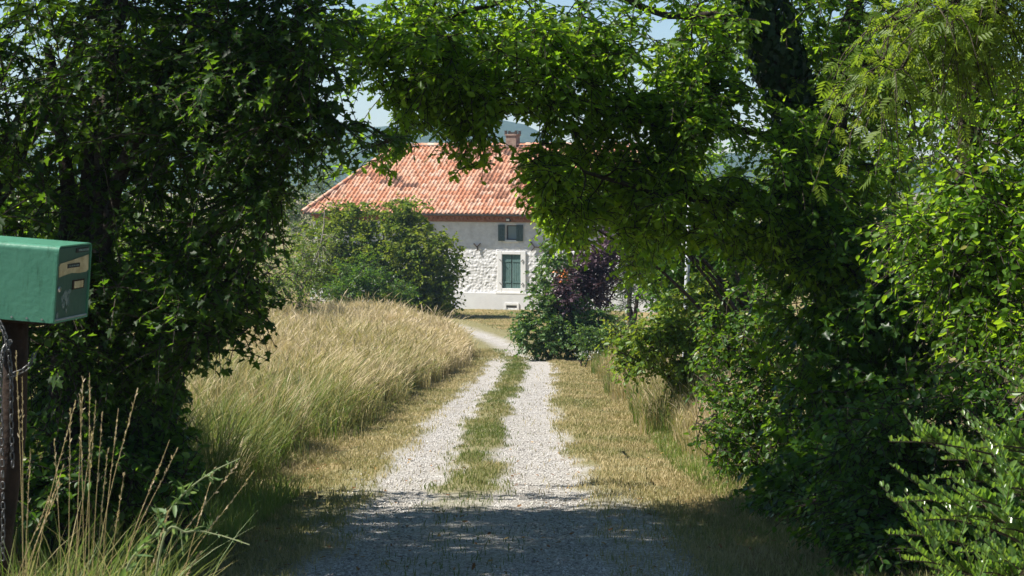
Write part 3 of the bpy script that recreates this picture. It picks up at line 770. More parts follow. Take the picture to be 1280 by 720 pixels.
add_tube(bm, [(x, -.46, EZ - .1), (x, -.40, EZ - .25), (x, -.12, EZ - .5), (x, -.10, EZ - .7), (x, -.10, .9)], .055, 8)
obj('downspout', bm, M['zinc'], house)
bm = bmesh.new(); x = fs(712); add_box(bm, x - .2, x + .2, -.11, -.075, fz(302), fz(284)); 

o = obj('shutter', bm, M['eave_shade_shutter'], house)

# roof of roman tiles: every rib and every course is real geometry
def tile_mat():
    m, nt, out = new_mat('terracotta_tiles')
    p = nd(nt, 'ShaderNodeBsdfPrincipled', Roughness=.85); p.inputs['Specular IOR Level'].default_value = .2
    a = nd(nt, 'ShaderNodeAttribute', attribute_name='rnd')
    r = ramp(nt, [(0, G(.13,.09,.075)), (.05, G(.26,.13,.085)), (.14, G(.46,.20,.11)), (.40, G(.56,.25,.145)), (.68, G(.62,.36,.24)), (1, G(.70,.52,.41))], a.outputs['Fac'])
    tc = nt.nodes.new('ShaderNodeTexCoord'); n1 = nd(nt, 'ShaderNodeTexNoise', Scale=3.2, Detail=8); nt.links.new(tc.outputs['Object'], n1.inputs['Vector'])
    r2 = ramp(nt, [(.30, G(.55,.52,.5)), (.5, G(1,1,1))], n1.outputs[0])
    mx = nt.nodes.new('ShaderNodeMix'); mx.data_type = 'RGBA'; mx.blend_type = 'MULTIPLY'; mx.inputs[0].default_value = .8
    nt.links.new(r.outputs[0], mx.inputs[6]); nt.links.new(r2.outputs[0], mx.inputs[7]); nt.links.new(mx.outputs[2], p.inputs['Base Color'])
    nt.links.new(p.outputs[0], out.inputs[0]); return m
M['tile'] = tile_mat()
RUN = DEP / 2 + OV; RISE = 3.55; HIPL = 2.9; RIB = .235; COURSE = .36
xl, xr = XL - OV, XR + OV
slope = math.hypot(RUN, RISE)
rs = np.random.default_rng(4)
def roof_side():
    ncol = int(round((xr - xl) / RIB)); ncr = int(round(slope / COURSE)); sub = 8
    cw = (xr - xl) / ncol; ch = 1 / ncr
    V, Q, A = [], [], []
    k = 0
    nyd = np.array([0, -RISE / slope, RUN / slope])            # roof normal (y, z)
    nrm = np.array([0, -RISE, RUN]) / slope
    phs = np.linspace(0, 1, sub + 1)
    prof = np.where(phs < .62, 0.054 * np.sin(phs / .62 * math.pi) ** .8, -.012 * np.sin((phs - .62) / .38 * math.pi))
    for c in range(ncr):
        for j in range(ncol):
            v0, v1 = c * ch, (c + 1) * ch * 1.0 + .02
            x0 = xl + j * cw
            # clip by the hips
            xm = x0 + cw / 2; vm = (c + .5) * ch
            if xm - xl < HIPL * vm * 1.0 or xr - xm < HIPL * vm: continue
            tilt = rs.normal() * .006; lift = .022 + rs.normal() * .003
            rnd = rs.random()
            X = xl + HIPL * 0 + x0 - xl + phs * cw + rs.normal() * .006
            for vv, lf in ((v0, lift), (min(v1, 1), 0.0)):
                y = -OV + RUN * vv; z = EZ + RISE * vv
                P0 = np.stack([X, np.full(sub + 1, y), np.full(sub + 1, z)], -1)
                V.append(P0 + nrm * (prof + lf + tilt)[:, None])
            V.append(V[-2] - nrm * (lift + .01))          # butt end of the course
            n = sub + 1
            for i in range(sub):
                Q.append((k + i, k + i + 1, k + n + i + 1, k + n + i)); Q.append((k + 2 * n + i, k + 2 * n + i + 1, k + i + 1, k + i))
            d = float(n2(np.array([x0]), np.array([vm * slope]), .55)[0])
            val = .27 + .58 * rnd
            wx, wz = x0, vm
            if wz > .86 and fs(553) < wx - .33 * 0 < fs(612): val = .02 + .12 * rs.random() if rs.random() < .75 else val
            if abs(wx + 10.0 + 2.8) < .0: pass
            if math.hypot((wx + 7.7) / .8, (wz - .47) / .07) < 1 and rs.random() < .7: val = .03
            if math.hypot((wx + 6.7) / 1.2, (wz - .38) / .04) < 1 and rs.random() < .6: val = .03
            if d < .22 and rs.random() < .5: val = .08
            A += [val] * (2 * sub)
            k += 3 * n
    return np.concatenate(V), np.array(Q), np.array(A)
V1, Q1, A1 = roof_side()
# plain slabs below the tiles and for the far slope and the hip ends
e = .02
pts = np.array([(xl,-OV,EZ-e),(xr,-OV,EZ-e),(xr-HIPL,DEP/2,EZ+RISE-e),(xl+HIPL,DEP/2,EZ+RISE-e),(xl,DEP+OV,EZ-e),(xr,DEP+OV,EZ-e),(xl,-OV,EZ-.08),(xr,-OV,EZ-.08),(xl,DEP+OV,EZ-.08),(xr,DEP+OV,EZ-.08)], float)
k = len(V1)
extra = [(0,1,2,3),(5,4,3,2),(0,3,4),(1,5,2),(0,6,7,1),(4,5,9,8),(0,4,8,6),(1,7,9,5),(6,8,9,7)]
loops = list(Q1.ravel()); starts = list(np.arange(len(Q1)) * 4)
for f in extra: starts.append(len(loops)); loops += [k + i for i in f]
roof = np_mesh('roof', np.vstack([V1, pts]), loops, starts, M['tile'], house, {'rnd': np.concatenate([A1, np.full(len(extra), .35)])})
# half-round ridge and hip tiles
def ridge(p0, p1, name='ridge_tiles'):
    p0, p1 = np.array(p0, float), np.array(p1, float); L = np.linalg.norm(p1 - p0); n = int(L / .38)
    t = (p1 - p0) / L; side = unit(np.cross(t, np.array([0, 0, 1.]))); up = np.cross(side, t)
    V, Q, A = [], [], []; k = 0
    for i in range(n):
        a = p0 + t * (i * L / n - .03); b = p0 + t * ((i + 1) * L / n); r = rs.random()
        for c, rr in ((a, .14), (b, .115)):
            for q in range(7):
                th = math.pi * q / 6; V.append(c + side * math.cos(th) * rr + up * (math.sin(th) * rr - .02))
        for q in range(6): Q.append((k + q, k + q + 1, k + 8 + q, k + 7 + q)); A.append(.3 + .65 * r)
        k += 14
    return V, Q, A
RV, RQ, RA = [], [], []
for p0, p1 in (((xl + HIPL, DEP/2, EZ + RISE + .05), (xr - HIPL, DEP/2, EZ + RISE + .05)), ((xl, -OV, EZ + .06), (xl + HIPL, DEP/2, EZ + RISE + .06)), ((xr, -OV, EZ + .06), (xr - HIPL, DEP/2, EZ + RISE + .06)),
               ((xl, DEP + OV, EZ + .06), (xl + HIPL, DEP/2, EZ + RISE + .06)), ((xr, DEP + OV, EZ + .06), (xr - HIPL, DEP/2, EZ + RISE + .06))):
    v, q, a = ridge(p0, p1); kk = len(RV); RV += v; RQ += [tuple(i + kk for i in f) for f in q]; RA += a
np_mesh('ridge_tile', np.array(RV), np.array(RQ).ravel(), np.arange(len(RQ)) * 4, M['tile'], roof, {'rnd': np.array(RA)})
# chimney with an open cap on four corner posts
bm = bmesh.new(); cx, cy, cz = -1.92, DEP/2 + .1, EZ + RISE
add_box(bm, cx - .30, cx + .30, cy - .3, cy + .3, cz - .5, cz + .52, .01); add_box(bm, cx - .345, cx + .345, cy - .345, cy + .345, cz + .522, cz + .62, .01)
ch_ = obj('chimney', bm, M['chimney'], roof)
bm = bmesh.new()
for sx in (-1, 1):
    for sy in (-1, 1): add_box(bm, cx + sx * .29 - .06, cx + sx * .29 + .06, cy + sy * .29 - .06, cy + sy * .29 + .06, cz + .622, cz + .80)
add_box(bm, cx - .2, cx + .2, cy - .2, cy + .2, cz + .622, cz + .72)
obj('chimney_cap', bm, M['iron'], ch_)
# ------------------------------------------------------------------ trees and shrubs
def limbs_from(base, tops, r0, r1, seed, lean=.25):
    """stems rising from a base to the given points"""
    rs = np.random.default_rng(seed); out = []
    for t in tops:
        b = np.asarray(base) + np.append(rs.normal(size=2) * r0 * 1.2, -.15); t = np.asarray(t, float)
        m1 = b + (t - b) * np.array([.2, .2, .38]) + np.append(rs.normal(size=2) * .06, 0)
        m2 = b + (t - b) * np.array([.55, .55, .72]) + np.append(rs.normal(size=2) * .08, 0)
        out.append((np.array([b, m1, m2, t]), r0 * (.75 + .5 * rs.random()), r1))
    return out

# --- left side
b = on_ground(-2.85, 12.0)
plant('maple_tree', 'dark field maple over the mailbox, its leafy boughs reaching out towards the drive', 'tree', b,
      limbs_from(b, PL(12, (60, 60, 12.4), (150, -160, 12.6), (250, 20, 11.8), (280, -300, 12.2)), .085, .03, 1)
      + [(PL(12, (205, 330, 12.1), (270, 330, 11.9), (320, 360, 11.7)), .03, .012), (PL(12, (235, 120, 11.9), (320, 110, 11.7), (410, 130, 11.6)), .035, .012), (PL(12, (240, 30, 11.9), (330, -30, 11.7), (425, 0, 11.6)), .035, .012)],
      [B(150, 120, 12.2, 210, 170, 1.2, 150), B(310, 120, 11.7, 110, 130, .9, 105), B(385, 60, 11.6, 62, 90, .7, 40), B(400, 155, 11.6, 58, 45, .5, 20), B(355, 235, 11.6, 55, 60, .6, 24), B(455, 178, 11.6, 40, 10, .2, 8), B(120, 330, 12.0, 170, 110, 1.1, 80), B(270, 340, 11.7, 75, 85, .7, 44), B(190, 430, 11.9, 120, 60, .9, 45),
       B(316, 405, 11.5, 22, 30, .3, 6), B(270, 440, 11.5, 40, 45, .4, 14), B(240, -190, 12.2, 220, 150, 1.5, 190), B(100, -330, 12.2, 260, 170, 1.6, 170), B(330, -330, 12, 170, 160, 1.4, 110), B(170, -520, 12.2, 220, 130, 1.4, 90)],
      'maple', 'maple', .054, 31, nt=5, tl=.36, nl=11, gap=.33, up=1.25, jitter=.5, clip=left_of((-600,420),(0,440),(60,462),(130,430),(172,500),(186,490),(200,430),(250,385),(300,352),(350,322),(372,345),(385,340),(400,362),(432,356),(448,300),(470,240),(520,228),(560,232),(640,236)))
b = on_ground(-4.5, 14.6)
plant('hornbeam_tree', 'tall leafy tree behind the maple, bright green where the sun comes through', 'tree', b,
      limbs_from(b, PL(14.6, (-20, -100), (60, -260), (48, 100), (150, -40)), .10, .03, 2),
      [B(40, 120, 14.6, 170, 190, 1.1, 75), B(180, 40, 14.6, 150, 160, 1.1, 60), B(0, -200, 14.6, 240, 150, 1.2, 130), B(220, -220, 14.4, 180, 130, 1.1, 90), B(60, 330, 14.8, 150, 110, 1.0, 45), ((-2.7, 17.7, 2.0), (1.1, .10, .2), 12), ((-3.6, 16.6, 1.6), (.8, .5, .4), 16)],
      'ovate', 'oak', .075, 32, nt=5, tl=.40, nl=8, gap=.36, clip=left_of((-600,420),(0,440),(60,462),(130,430),(172,500),(186,490),(200,430),(250,385),(300,352),(350,322),(372,345),(385,340),(400,362),(432,356),(448,300),(470,240),(520,228),(560,232),(640,236)))
b = on_ground(-6.6, 12.2)
plant('lime_tree', 'big dark tree at the left edge of the view behind the mailbox', 'tree', b,
      [(np.array([b - [0, 0, .2], b + [.05, 0, 2.4], b + [.1, .1, 5], b + [0, .1, 8.2]]), .24, .05)],
      [((-6.4, 12.9, 3.2), (2.2, 2.6, 2.8), 360), ((-6.2, 13.0, 6.4), (2.1, 2.4, 2.2), 280), ((-5.2, 12.2, .6), (1.3, 1.2, 1.6), 90)],
      'ovate', 'hedge', .10, 33, nt=5, tl=.45, nl=8, gap=.2)
b = on_ground(-2.35, 12.9)
plant('understory_shrub', 'shaded shrub in the dark below the maple, right of the mailbox post', 'shrub', b,
      limbs_from(b, PL(12.6, (120, 420), (190, 470), (60, 440)), .03, .012, 3),
      [B(130, 500, 12.6, 130, 80, .8, 75), B(205, 545, 12.2, 45, 60, .5, 45), B(60, 470, 12.6, 90, 110, .9, 55), B(150, 590, 11.6, 80, 40, .5, 50), B(225, 600, 11.8, 32, 28, .4, 24), B(60, 600, 11.4, 80, 60, .5, 40)],
      'ovate', 'hedge', .058, 34, nt=5, tl=.27, clip=left_of((-600,420),(380,290),(440,275),(470,240),(520,232),(560,236),(640,240),(720,250)), nl=8, stem_name='stem', crown_name='foliage')
b = on_ground(-3.0, 16.2)
plant('hazel_shrub', 'leafy green shrub standing behind the maple at the edge of the meadow', 'shrub', b,
      limbs_from(b, PL(16, (225, 330), (190, 300), (140, 380)), .035, .012, 4),
      [B(190, 400, 16.3, 110, 110, 1.0, 60), B(235, 470, 16, 70, 70, .7, 30), B(110, 300, 16.5, 120, 110, 1.0, 50)],
      'ovate', 'hedge', .075, 35, nt=5, tl=.36, nl=8, clip=left_of((-600,420),(380,290),(440,275),(470,240),(520,232),(560,236),(640,240),(720,250)), gap=.2, stem_name='stem', crown_name='foliage')
# trees beyond the meadow
def fartree(name, label, cat, X, D, blobs, mat, leaf, seed, tpl='rhomb', **kw):
    b = on_ground(X, D); c0 = np.mean([q[0] for q in blobs], 0)
    top = [q[0] + np.array([0, 0, q[1][2] * .3]) for q in blobs]
    o = dict(nt=6, tl=.8, nl=8, droop=.25, twig_r=.01, br=.03, stem_name='trunk')
    o.update(kw)
    return plant(name, label, cat, b, limbs_from(b, top[:4], .14, .04, seed), blobs, tpl, mat, leaf, seed, **o)
GB = 'trees beyond the meadow'
fartree('meadow_tree', 'bright sunlit tree at the back of the meadow, left of the round bush', 'tree', -9.5, 64, [B(250, 330, 64, 105, 85, 2.4, 110), B(340, 350, 62, 60, 50, 1.4, 45), B(290, 250, 64, 80, 60, 2, 55)], 'fartree', .13, 41, group=GB)
fartree('meadow_tree', 'pale grey-green tree left of the farmhouse roof, between maple leaves', 'tree', -16.5, 118, [B(370, 265, 118, 60, 62, 3, 90), B(405, 215, 120, 25, 45, 2, 25)], 'paletree', .2, 42, tl=1.0, group=GB)
fartree('meadow_tree', 'tall green tree far behind the maple at the left edge of the view', 'tree', -23.5, 92, [B(40, 260, 92, 140, 150, 4, 150), B(120, 330, 92, 110, 80, 3, 60), B(0, 80, 93, 130, 110, 3.5, 60)], 'bush', .17, 43, tl=1.1, group=GB)
fartree('meadow_tree', 'green tree far behind the dark maple crown, lower than its left neighbour', 'tree', -15.5, 84, [B(190, 300, 84, 100, 110, 3, 110), B(240, 380, 82, 90, 40, 2, 40)], 'fartree', .16, 44, tl=1.0, group=GB)
# round bush before the house with its companions
b = on_ground(-5.6, 89)
plant('round_bush', 'big round green bush hiding the left half of the farmhouse wall', 'bush', b,
      limbs_from(b, PL(89, (430, 300), (480, 290), (530, 310), (400, 330), (555, 350)), .09, .03, 5),
      [B(470, 322, 89, 84, 66, 2.6, 300), B(530, 332, 88.5, 48, 54, 1.8, 150), B(415, 318, 89, 56, 56, 2.0, 130), B(505, 272, 89, 34, 22, 1.2, 40), B(548, 368, 88, 28, 24, 1.0, 50), B(480, 380, 88, 76, 22, 1.5, 90), B(440, 270, 89, 30, 20, 1.1, 25)],
      'ovate', 'bush', .17, 51, nt=6, tl=.55, nl=8, droop=.2, twig_r=.008, br=.02, jitter=.8, rshift=.16, stem_name='stem', crown_name='foliage')
b = on_ground(-7.0, 84.5)
plant('feathery_shrub', 'low dark feathery shrub in front of the round bush, above the dry grass', 'shrub', b,
      limbs_from(b, PL(84.5, (455, 330), (425, 345), (490, 350)), .05, .02, 6),
      [B(455, 352, 84.5, 42, 30, 1.2, 60), B(440, 372, 84.3, 60, 20, 1.0, 40), B(500, 368, 84.3, 22, 22, .8, 16)],
      'lance', 'hedge', .16, 52, nt=7, tl=.5, nl=9, droop=.1, upright=.3, twig_r=.007, br=.018, rshift=.1, stem_name='stem', crown_name='foliage')
b = on_ground(-8.6, 80)
plant('sapling', 'slender pale-stemmed sapling leaning left of the round bush', 'sapling', b,
      [(np.array([b - [0, 0, .1], P(374, 372, 80), P(388, 338, 80), P(402, 300, 80), P(406, 262, 80)]), .06, .02)],
      [B(382, 320, 80, 36, 46, 1.0, 34), B(366, 352, 79.5, 34, 30, .9, 30), B(404, 290, 80, 14, 24, .5, 9)],
      'rhomb', 'yellowgreen', .12, 53, bark='palebark', nt=5, tl=.6, nl=7, twig_r=.008, br=.02, stem_name='stem', crown_name='foliage')

# --- right side, far to near
b = on_ground(1.15, 57.5)
plant('leafy_bush', 'loose glossy green bush at the far end of the drive, before the house wall', 'bush', b,
      limbs_from(b, PL(57.5, (700, 320), (675, 380), (720, 340), (660, 415)), .05, .015, 7),
      [B(690, 415, 57, 48, 40, 1.0, 95), B(690, 352, 57.5, 24, 42, .9, 55), B(650, 408, 56.8, 15, 18, .4, 10), B(725, 412, 57, 40, 40, 1.0, 80), B(758, 420, 57.2, 30, 34, .8, 50), B(690, 385, 57, 34, 36, .9, 50), B(690, 322, 57.5, 20, 22, .5, 10)],
      'ovate', 'fig', .11, 61, nt=5, tl=.34, nl=8, droop=.3, twig_r=.006, br=.012, jitter=.7, stem_name='stem', crown_name='foliage',
      extra=lambda root, cs, rs, inv: leaf_mesh('blossom_or_seed_head', 'rhomb', np.stack([rs.uniform(P(693,0,56.4)[0], P(712,0,56.4)[0], 26), np.full(26, 56.35), rs.uniform(P(0,352,56.4)[2], P(0,338,56.4)[2], 26)], -1) - inv, rs.normal(size=(26, 3)), rs.normal(size=(26, 3)), np.full(26, .09), rs.random(26), M['orange_flower'], root))
b = on_ground(2.45, 60)
plant('plum_tree', 'purple-leaved plum tree behind the glossy bush at the end of the drive', 'tree', b,
      limbs_from(b, PL(60, (740, 310), (765, 300), (715, 340), (785, 340)), .06, .02, 8),
      [B(735, 352, 59, 34, 52, 1.1, 170), B(758, 325, 59.4, 18, 36, .8, 40), B(706, 368, 56.6, 12, 22, .4, 18), B(762, 292, 60, 8, 20, .3, 8)],
      'ovate', 'purple', .10, 62, nt=6, tl=.36, nl=9, droop=.15, upright=.35, twig_r=.006, br=.012, jitter=.8)
b = on_ground(4.3, 68)
plant('pine_tree', 'grey-green pine showing behind the purple plum tree', 'tree', b,
      limbs_from(b, PL(68, (800, 250), (810, 300), (780, 340)), .09, .03, 9),
      [B(798, 330, 68, 40, 62, 1.3, 90), B(820, 280, 68, 40, 70, 1.3, 60)],
      'needle', 'needle', .3, 63, nt=6, tl=.6, nl=16, droop=.1, upright=.2, twig_r=.01, br=.02, jitter=1.0)
b = on_ground(1.95, 53)
plant('flowering_shrub', 'low green shrub with small white flowers at the foot of the glossy bush', 'shrub', b,
      limbs_from(b, PL(53, (735, 430), (760, 425), (720, 440)), .02, .01, 10),
      [B(740, 430, 53, 40, 28, .7, 60), B(770, 415, 53, 30, 35, .7, 40)],
      'ovate', 'fig', .075, 64, nt=5, tl=.26, nl=8, droop=.2, upright=.2, br=.01, stem_name='stem', crown_name='foliage',
      extra=lambda root, cs, rs, inv: leaf_mesh('blossom_or_seed_head', 'rhomb', np.stack([rs.uniform(P(718,0,52.3)[0], P(752,0,52.3)[0], 60), np.full(60, 52.25) - rs.random(60) * .2, rs.uniform(P(0,449,52.3)[2], P(0,438,52.3)[2], 60)], -1) - inv, rs.normal(size=(60, 3)), rs.normal(size=(60, 3)), np.full(60, .05), rs.random(60), M['white_flower'], root))
b = on_ground(4.6, 44)
plant('hedge_tree', 'bushy green tree in the far hedge, behind the yellowing dogwood', 'tree', b,
      limbs_from(b, PL(44, (840, 250), (870, 200), (910, 260), (810, 330)), .07, .02, 11),
      [B(850, 345, 43, 36, 75, 1.2, 90), B(890, 240, 44, 95, 110, 1.6, 150), B(920, 350, 44, 70, 100, 1.5, 85)],
      'ovate', 'hedge', .115, 65, nt=5, tl=.5, nl=8, gap=.1, twig_r=.006)
b = on_ground(8.2, 40)
plant('hedge_tree', 'tall tree at the back of the right-hand hedge, mostly behind the oak trunk', 'tree', b,
      limbs_from(b, PL(40, (1080, 120), (1150, 40), (1030, 200), (1200, 180)), .12, .03, 12),
      [B(1080, 230, 40, 150, 150, 2.2, 120), B(1220, 250, 40, 140, 190, 2.2, 120), B(1130, 30, 41, 170, 110, 2.2, 60)],
      'ovate', 'fartree', .12, 66, nt=5, tl=.55, nl=8, gap=.42, twig_r=.007)
b = on_ground(2.75, 27)
plant('dogwood_shrub', 'yellow-green dogwood bough hanging over the dry grass right of the drive', 'shrub', b,
      limbs_from(b, PL(27, (800, 420, 26.5), (840, 400), (870, 420), (775, 440, 26.3)), .03, .01, 13),
      [B(822, 425, 26.6, 46, 28, .6, 62), B(858, 458, 26.6, 40, 26, .6, 40), B(795, 450, 26.4, 24, 16, .35, 16), B(865, 395, 27, 45, 40, .7, 55), B(775, 420, 26.6, 14, 12, .3, 6), B(874, 350, 27, 10, 16, .2, 4)],
      'ovate', 'yellowgreen', .075, 67, nt=5, tl=.26, nl=8, droop=.5, stem_name='stem', crown_name='foliage')
b = on_ground(3.9, 30.5)
plant('hawthorn_shrub', 'dense mid-green shrub behind the pale pole, above the yellow dogwood', 'shrub', b,
      limbs_from(b, PL(30, (830, 300), (890, 270), (815, 340), (930, 330)), .05, .015, 14),
      [B(842, 330, 30, 34, 66, .9, 120), B(905, 310, 30, 66, 100, 1.0, 150), B(915, 430, 30, 56, 60, .9, 70)],
      'ovate', 'hedge', .085, 68, nt=5, tl=.34, nl=8, gap=.05, stem_name='stem', crown_name='foliage', rshift=.05)
b = on_ground(2.75, 18.6)
plant('hedge_shrub', 'leafy hedge shrub at the drive edge where the sunlit gravel meets the shade', 'shrub', b,
      limbs_from(b, PL(18.6, (905, 450), (960, 430), (1000, 400), (890, 520)), .035, .012, 15),
      [B(950, 470, 18.6, 85, 75, .7, 95), B(905, 420, 18.6, 30, 40, .4, 14), B(920, 550, 18.2, 62, 50, .5, 52), B(990, 540, 18, 80, 75, .7, 75), B(985, 390, 18.8, 95, 70, .8, 75), B(875, 575, 18.3, 20, 18, .25, 6)],
      'ovate', 'hedge', .058, 69, nt=5, tl=.27, nl=8, clip=right_of((0,800),(230,790),(300,812),(380,806),(480,852),(520,878),(600,868),(640,935),(680,990),(720,1040)), stem_name='stem', crown_name='foliage', rshift=.2)
b = on_ground(3.3, 16.2)
plant('hazel_shrub', 'broad-leaved dark shrub in the middle of the right-hand hedge under the oak', 'shrub', b,
      limbs_from(b, PL(16.2, (1060, 330), (1110, 300), (1160, 360), (1010, 420)), .04, .014, 16),
      [B(1080, 400, 16.2, 115, 110, .9, 125), B(1170, 380, 16, 100, 120, .9, 95), B(1060, 540, 15.6, 90, 85, .7, 80), B(1000, 300, 16.6, 80, 70, .8, 45), B(1020, 600, 14.8, 55, 50, .5, 40), B(970, 610, 15.5, 30, 30, .4, 16)],
      'maple', 'hedge', .08, 70, nt=5, tl=.33, nl=7, clip=right_of((0,800),(230,790),(300,812),(380,806),(480,852),(520,878),(600,868),(640,935),(680,990),(720,1040)), stem_name='stem', crown_name='foliage')
b = on_ground(2.9, 12.6)
plant('bramble_shrub', 'low dark tangle of shrub behind the sunlit privet sprays', 'shrub', b,
      limbs_from(b, PL(12.6, (1100, 520), (1180, 500), (1250, 480), (1080, 600)), .03, .012, 17),
      [B(1090, 650, 12.3, 60, 50, .5, 55), B(1130, 690, 11.7, 80, 40, .5, 45), B(1040, 640, 13, 40, 36, .4, 26), B(1130, 560, 12.6, 105, 80, .6, 95), B(1240, 540, 12.4, 80, 100, .6, 75), B(1120, 650, 12.1, 75, 60, .5, 55), B(1215, 660, 11.8, 80, 60, .5, 45)],
      'ovate', 'hedge', .055, 71, nt=5, tl=.27, nl=8, clip=right_of((0,800),(230,790),(300,812),(380,806),(480,852),(520,878),(600,868),(640,935),(680,990),(720,1040)), stem_name='stem', crown_name='foliage')
b = on_ground(3.9, 13.6)
plant('elm_tree', 'slim tree at the right edge of the view with layered mid-green leaves', 'tree', b,
      [(np.array([b - [0, 0, .2], P(1215, 420, 13.6), P(1205, 250, 13.6), P(1220, 80, 13.7), P(1240, -120, 13.8), P(1235, -330, 13.8)]), .11, .04)],
      [B(1230, 300, 13.4, 105, 90, .8, 95), B(1160, 240, 13.6, 80, 60, .7, 35), B(1265, 400, 13.2, 80, 70, .7, 50), B(1260, 120, 13.8, 110, 90, .8, 60), B(1250, -110, 13.8, 150, 130, 1.1, 70), B(1330, 200, 13.6, 110, 200, 1.0, 90), B(1240, -320, 13.8, 190, 130, 1.3, 60)],
      'ovate', 'oak', .066, 72, nt=5, tl=.33, nl=8, gap=.3, rshift=.08)
b = on_ground(3.7, 26.5)
plant('wild_plum_tree', 'light green sunlit tree leaning out between the oak and the farmhouse wall', 'tree', b,
      limbs_from(b, PL(26, (705, 262, 25.6), (740, 215), (790, 225), (820, 280), (850, 200)), .05, .012, 21),
      [B(702, 262, 25.6, 24, 22, .5, 30), B(735, 232, 25.8, 36, 40, .7, 60), B(725, 285, 25.7, 26, 20, .5, 22), B(785, 240, 26, 50, 56, .9, 90), B(800, 310, 26, 32, 36, .6, 40), B(850, 225, 26.3, 44, 60, .9, 70), B(690, 215, 25.6, 22, 22, .5, 18)],
      'ovate', 'oak', .08, 84, nt=5, tl=.30, nl=8, gap=.15, rshift=.15, clip=holes((858,285,12,55),(856,395,12,60)))
# the oak that vaults the drive
b = on_ground(3.35, 17.6)
trunk = [b - np.array([0, 0, .2]), P(1075, 470, 17.6), P(1052, 350, 17.5), P(1028, 240, 17.4), P(992, 130, 17.2), P(962, 40, 17.0), P(938, -60, 16.9), P(905, -220, 16.8), P(880, -420, 16.8)]
LB = [(np.array(trunk), .21, .07),
      (np.array(PL(17.3, (1022, 225), (1050, 120), (1062, 30), (1088, -90), (1120, -260))), .13, .05),
      (np.array(PL(17, (1012, 185), (950, 168, 16.8), (895, 158, 16.6), (840, 158, 16.4), (775, 146, 16.2), (715, 118, 16), (640, 95, 15.8))), .038, .010),
      (np.array(PL(17, (965, 50), (905, 22, 16.8), (830, 18, 16.5), (740, -12, 16.2), (640, 0, 16), (540, 30, 15.9), (470, 75, 15.8))), .048, .012),
      (np.array(PL(17, (940, -50), (850, -130, 16.8), (740, -180, 16.5), (620, -190, 16.3), (500, -150, 16.2), (430, -80, 16.1))), .08, .02),
      (np.array(PL(17, (1015, 210), (960, 250, 16.6), (880, 250, 16.3), (800, 235, 16), (730, 215, 15.8))), .06, .015),
      (np.array(PL(17, (1055, 90), (1120, 60, 17.4), (1190, 60, 17.8))), .06, .02),
      (np.array(PL(17, (1000, 150), (960, 90, 17.6), (930, 10, 18), (880, -60, 18.4))), .06, .02)]
plant('oak_tree', 'large oak arching over the drive from the right, its trunk leaning left', 'tree', b, LB,
      [B(545, 55, 15.9, 85, 78, 1.0, 110), B(505, 120, 15.8, 46, 46, .6, 34), B(470, 70, 15.8, 30, 50, .5, 20), B(590, 120, 15.8, 60, 55, .7, 54), B(672, 70, 16, 95, 85, 1.1, 105), B(655, 150, 15.9, 48, 40, .6, 24), B(440, 40, 15.8, 22, 40, .4, 13),
       B(790, 70, 16.3, 105, 90, 1.1, 115), B(745, 165, 16.1, 80, 60, .8, 36), B(830, 140, 16.2, 60, 40, .6, 40), B(860, 70, 16.4, 50, 60, .7, 40), B(905, 30, 17, 80, 50, 1, 45), B(685, 215, 15.8, 40, 40, .5, 26), B(700, 262, 15.9, 44, 28, .4, 16), B(780, 290, 16.3, 50, 30, .5, 24), B(840, 200, 16.2, 60, 40, .6, 34), B(910, 120, 16.4, 50, 60, .5, 34), B(870, 150, 16.1, 50, 24, .4, 24), B(800, 240, 16.2, 95, 60, .8, 44), B(900, 255, 16.3, 85, 55, .7, 44), B(990, 210, 16.3, 60, 70, .6, 50), B(1010, 300, 16.4, 90, 60, .7, 60),
       B(587, 205, 15.8, 15, 11, .15, 4), B(512, 172, 15.8, 20, 16, .2, 5), B(455, 190, 15.8, 30, 22, .3, 7), B(425, 215, 15.9, 26, 26, .3, 7), B(470, 208, 15.8, 14, 16, .2, 3), B(620, 178, 15.8, 26, 16, .3, 6),
       B(1050, 60, 17.4, 105, 80, 1.1, 100), B(1150, 90, 17.8, 80, 80, 1.0, 60), B(980, 10, 17.3, 60, 50, .8, 24), B(1060, 180, 16.8, 80, 70, .7, 60),
       B(560, -90, 16.2, 190, 50, 1.0, 18), B(760, -150, 16.8, 190, 100, 1.0, 26), B(960, -220, 17.2, 200, 150, 1.3, 45), B(860, -380, 17.2, 260, 130, 1.4, 36), B(1130, -160, 17.4, 150, 140, 1.2, 40)],
      'oak', 'oak', .074, 81, nt=5, tl=.31, nl=9, gap=.32, up=.9, clip=both(below((380,236),(415,240),(440,222),(470,218),(485,205),(500,186),(535,182),(560,186),(568,216),(606,214),(614,190),(634,172),(642,186),(648,244),(664,262),(676,296),(712,298),(730,280),(780,296),(830,340),(1000,380),(1200,380)), holes((645,166,30,20), (903,190,24,22),(878,214,20,13),(932,150,14,22),(946,95,12,22),(962,40,15,60),(985,70,9,18),(868,62,14,11),(800,96,14,14),(835,40,12,12),(725,110,10,10),(1010,90,12,16),(760,30,9,9),(690,60,8,8),(464,142,28,25),(440,195,20,14),(655,163,22,20),(530,172,16,10))))
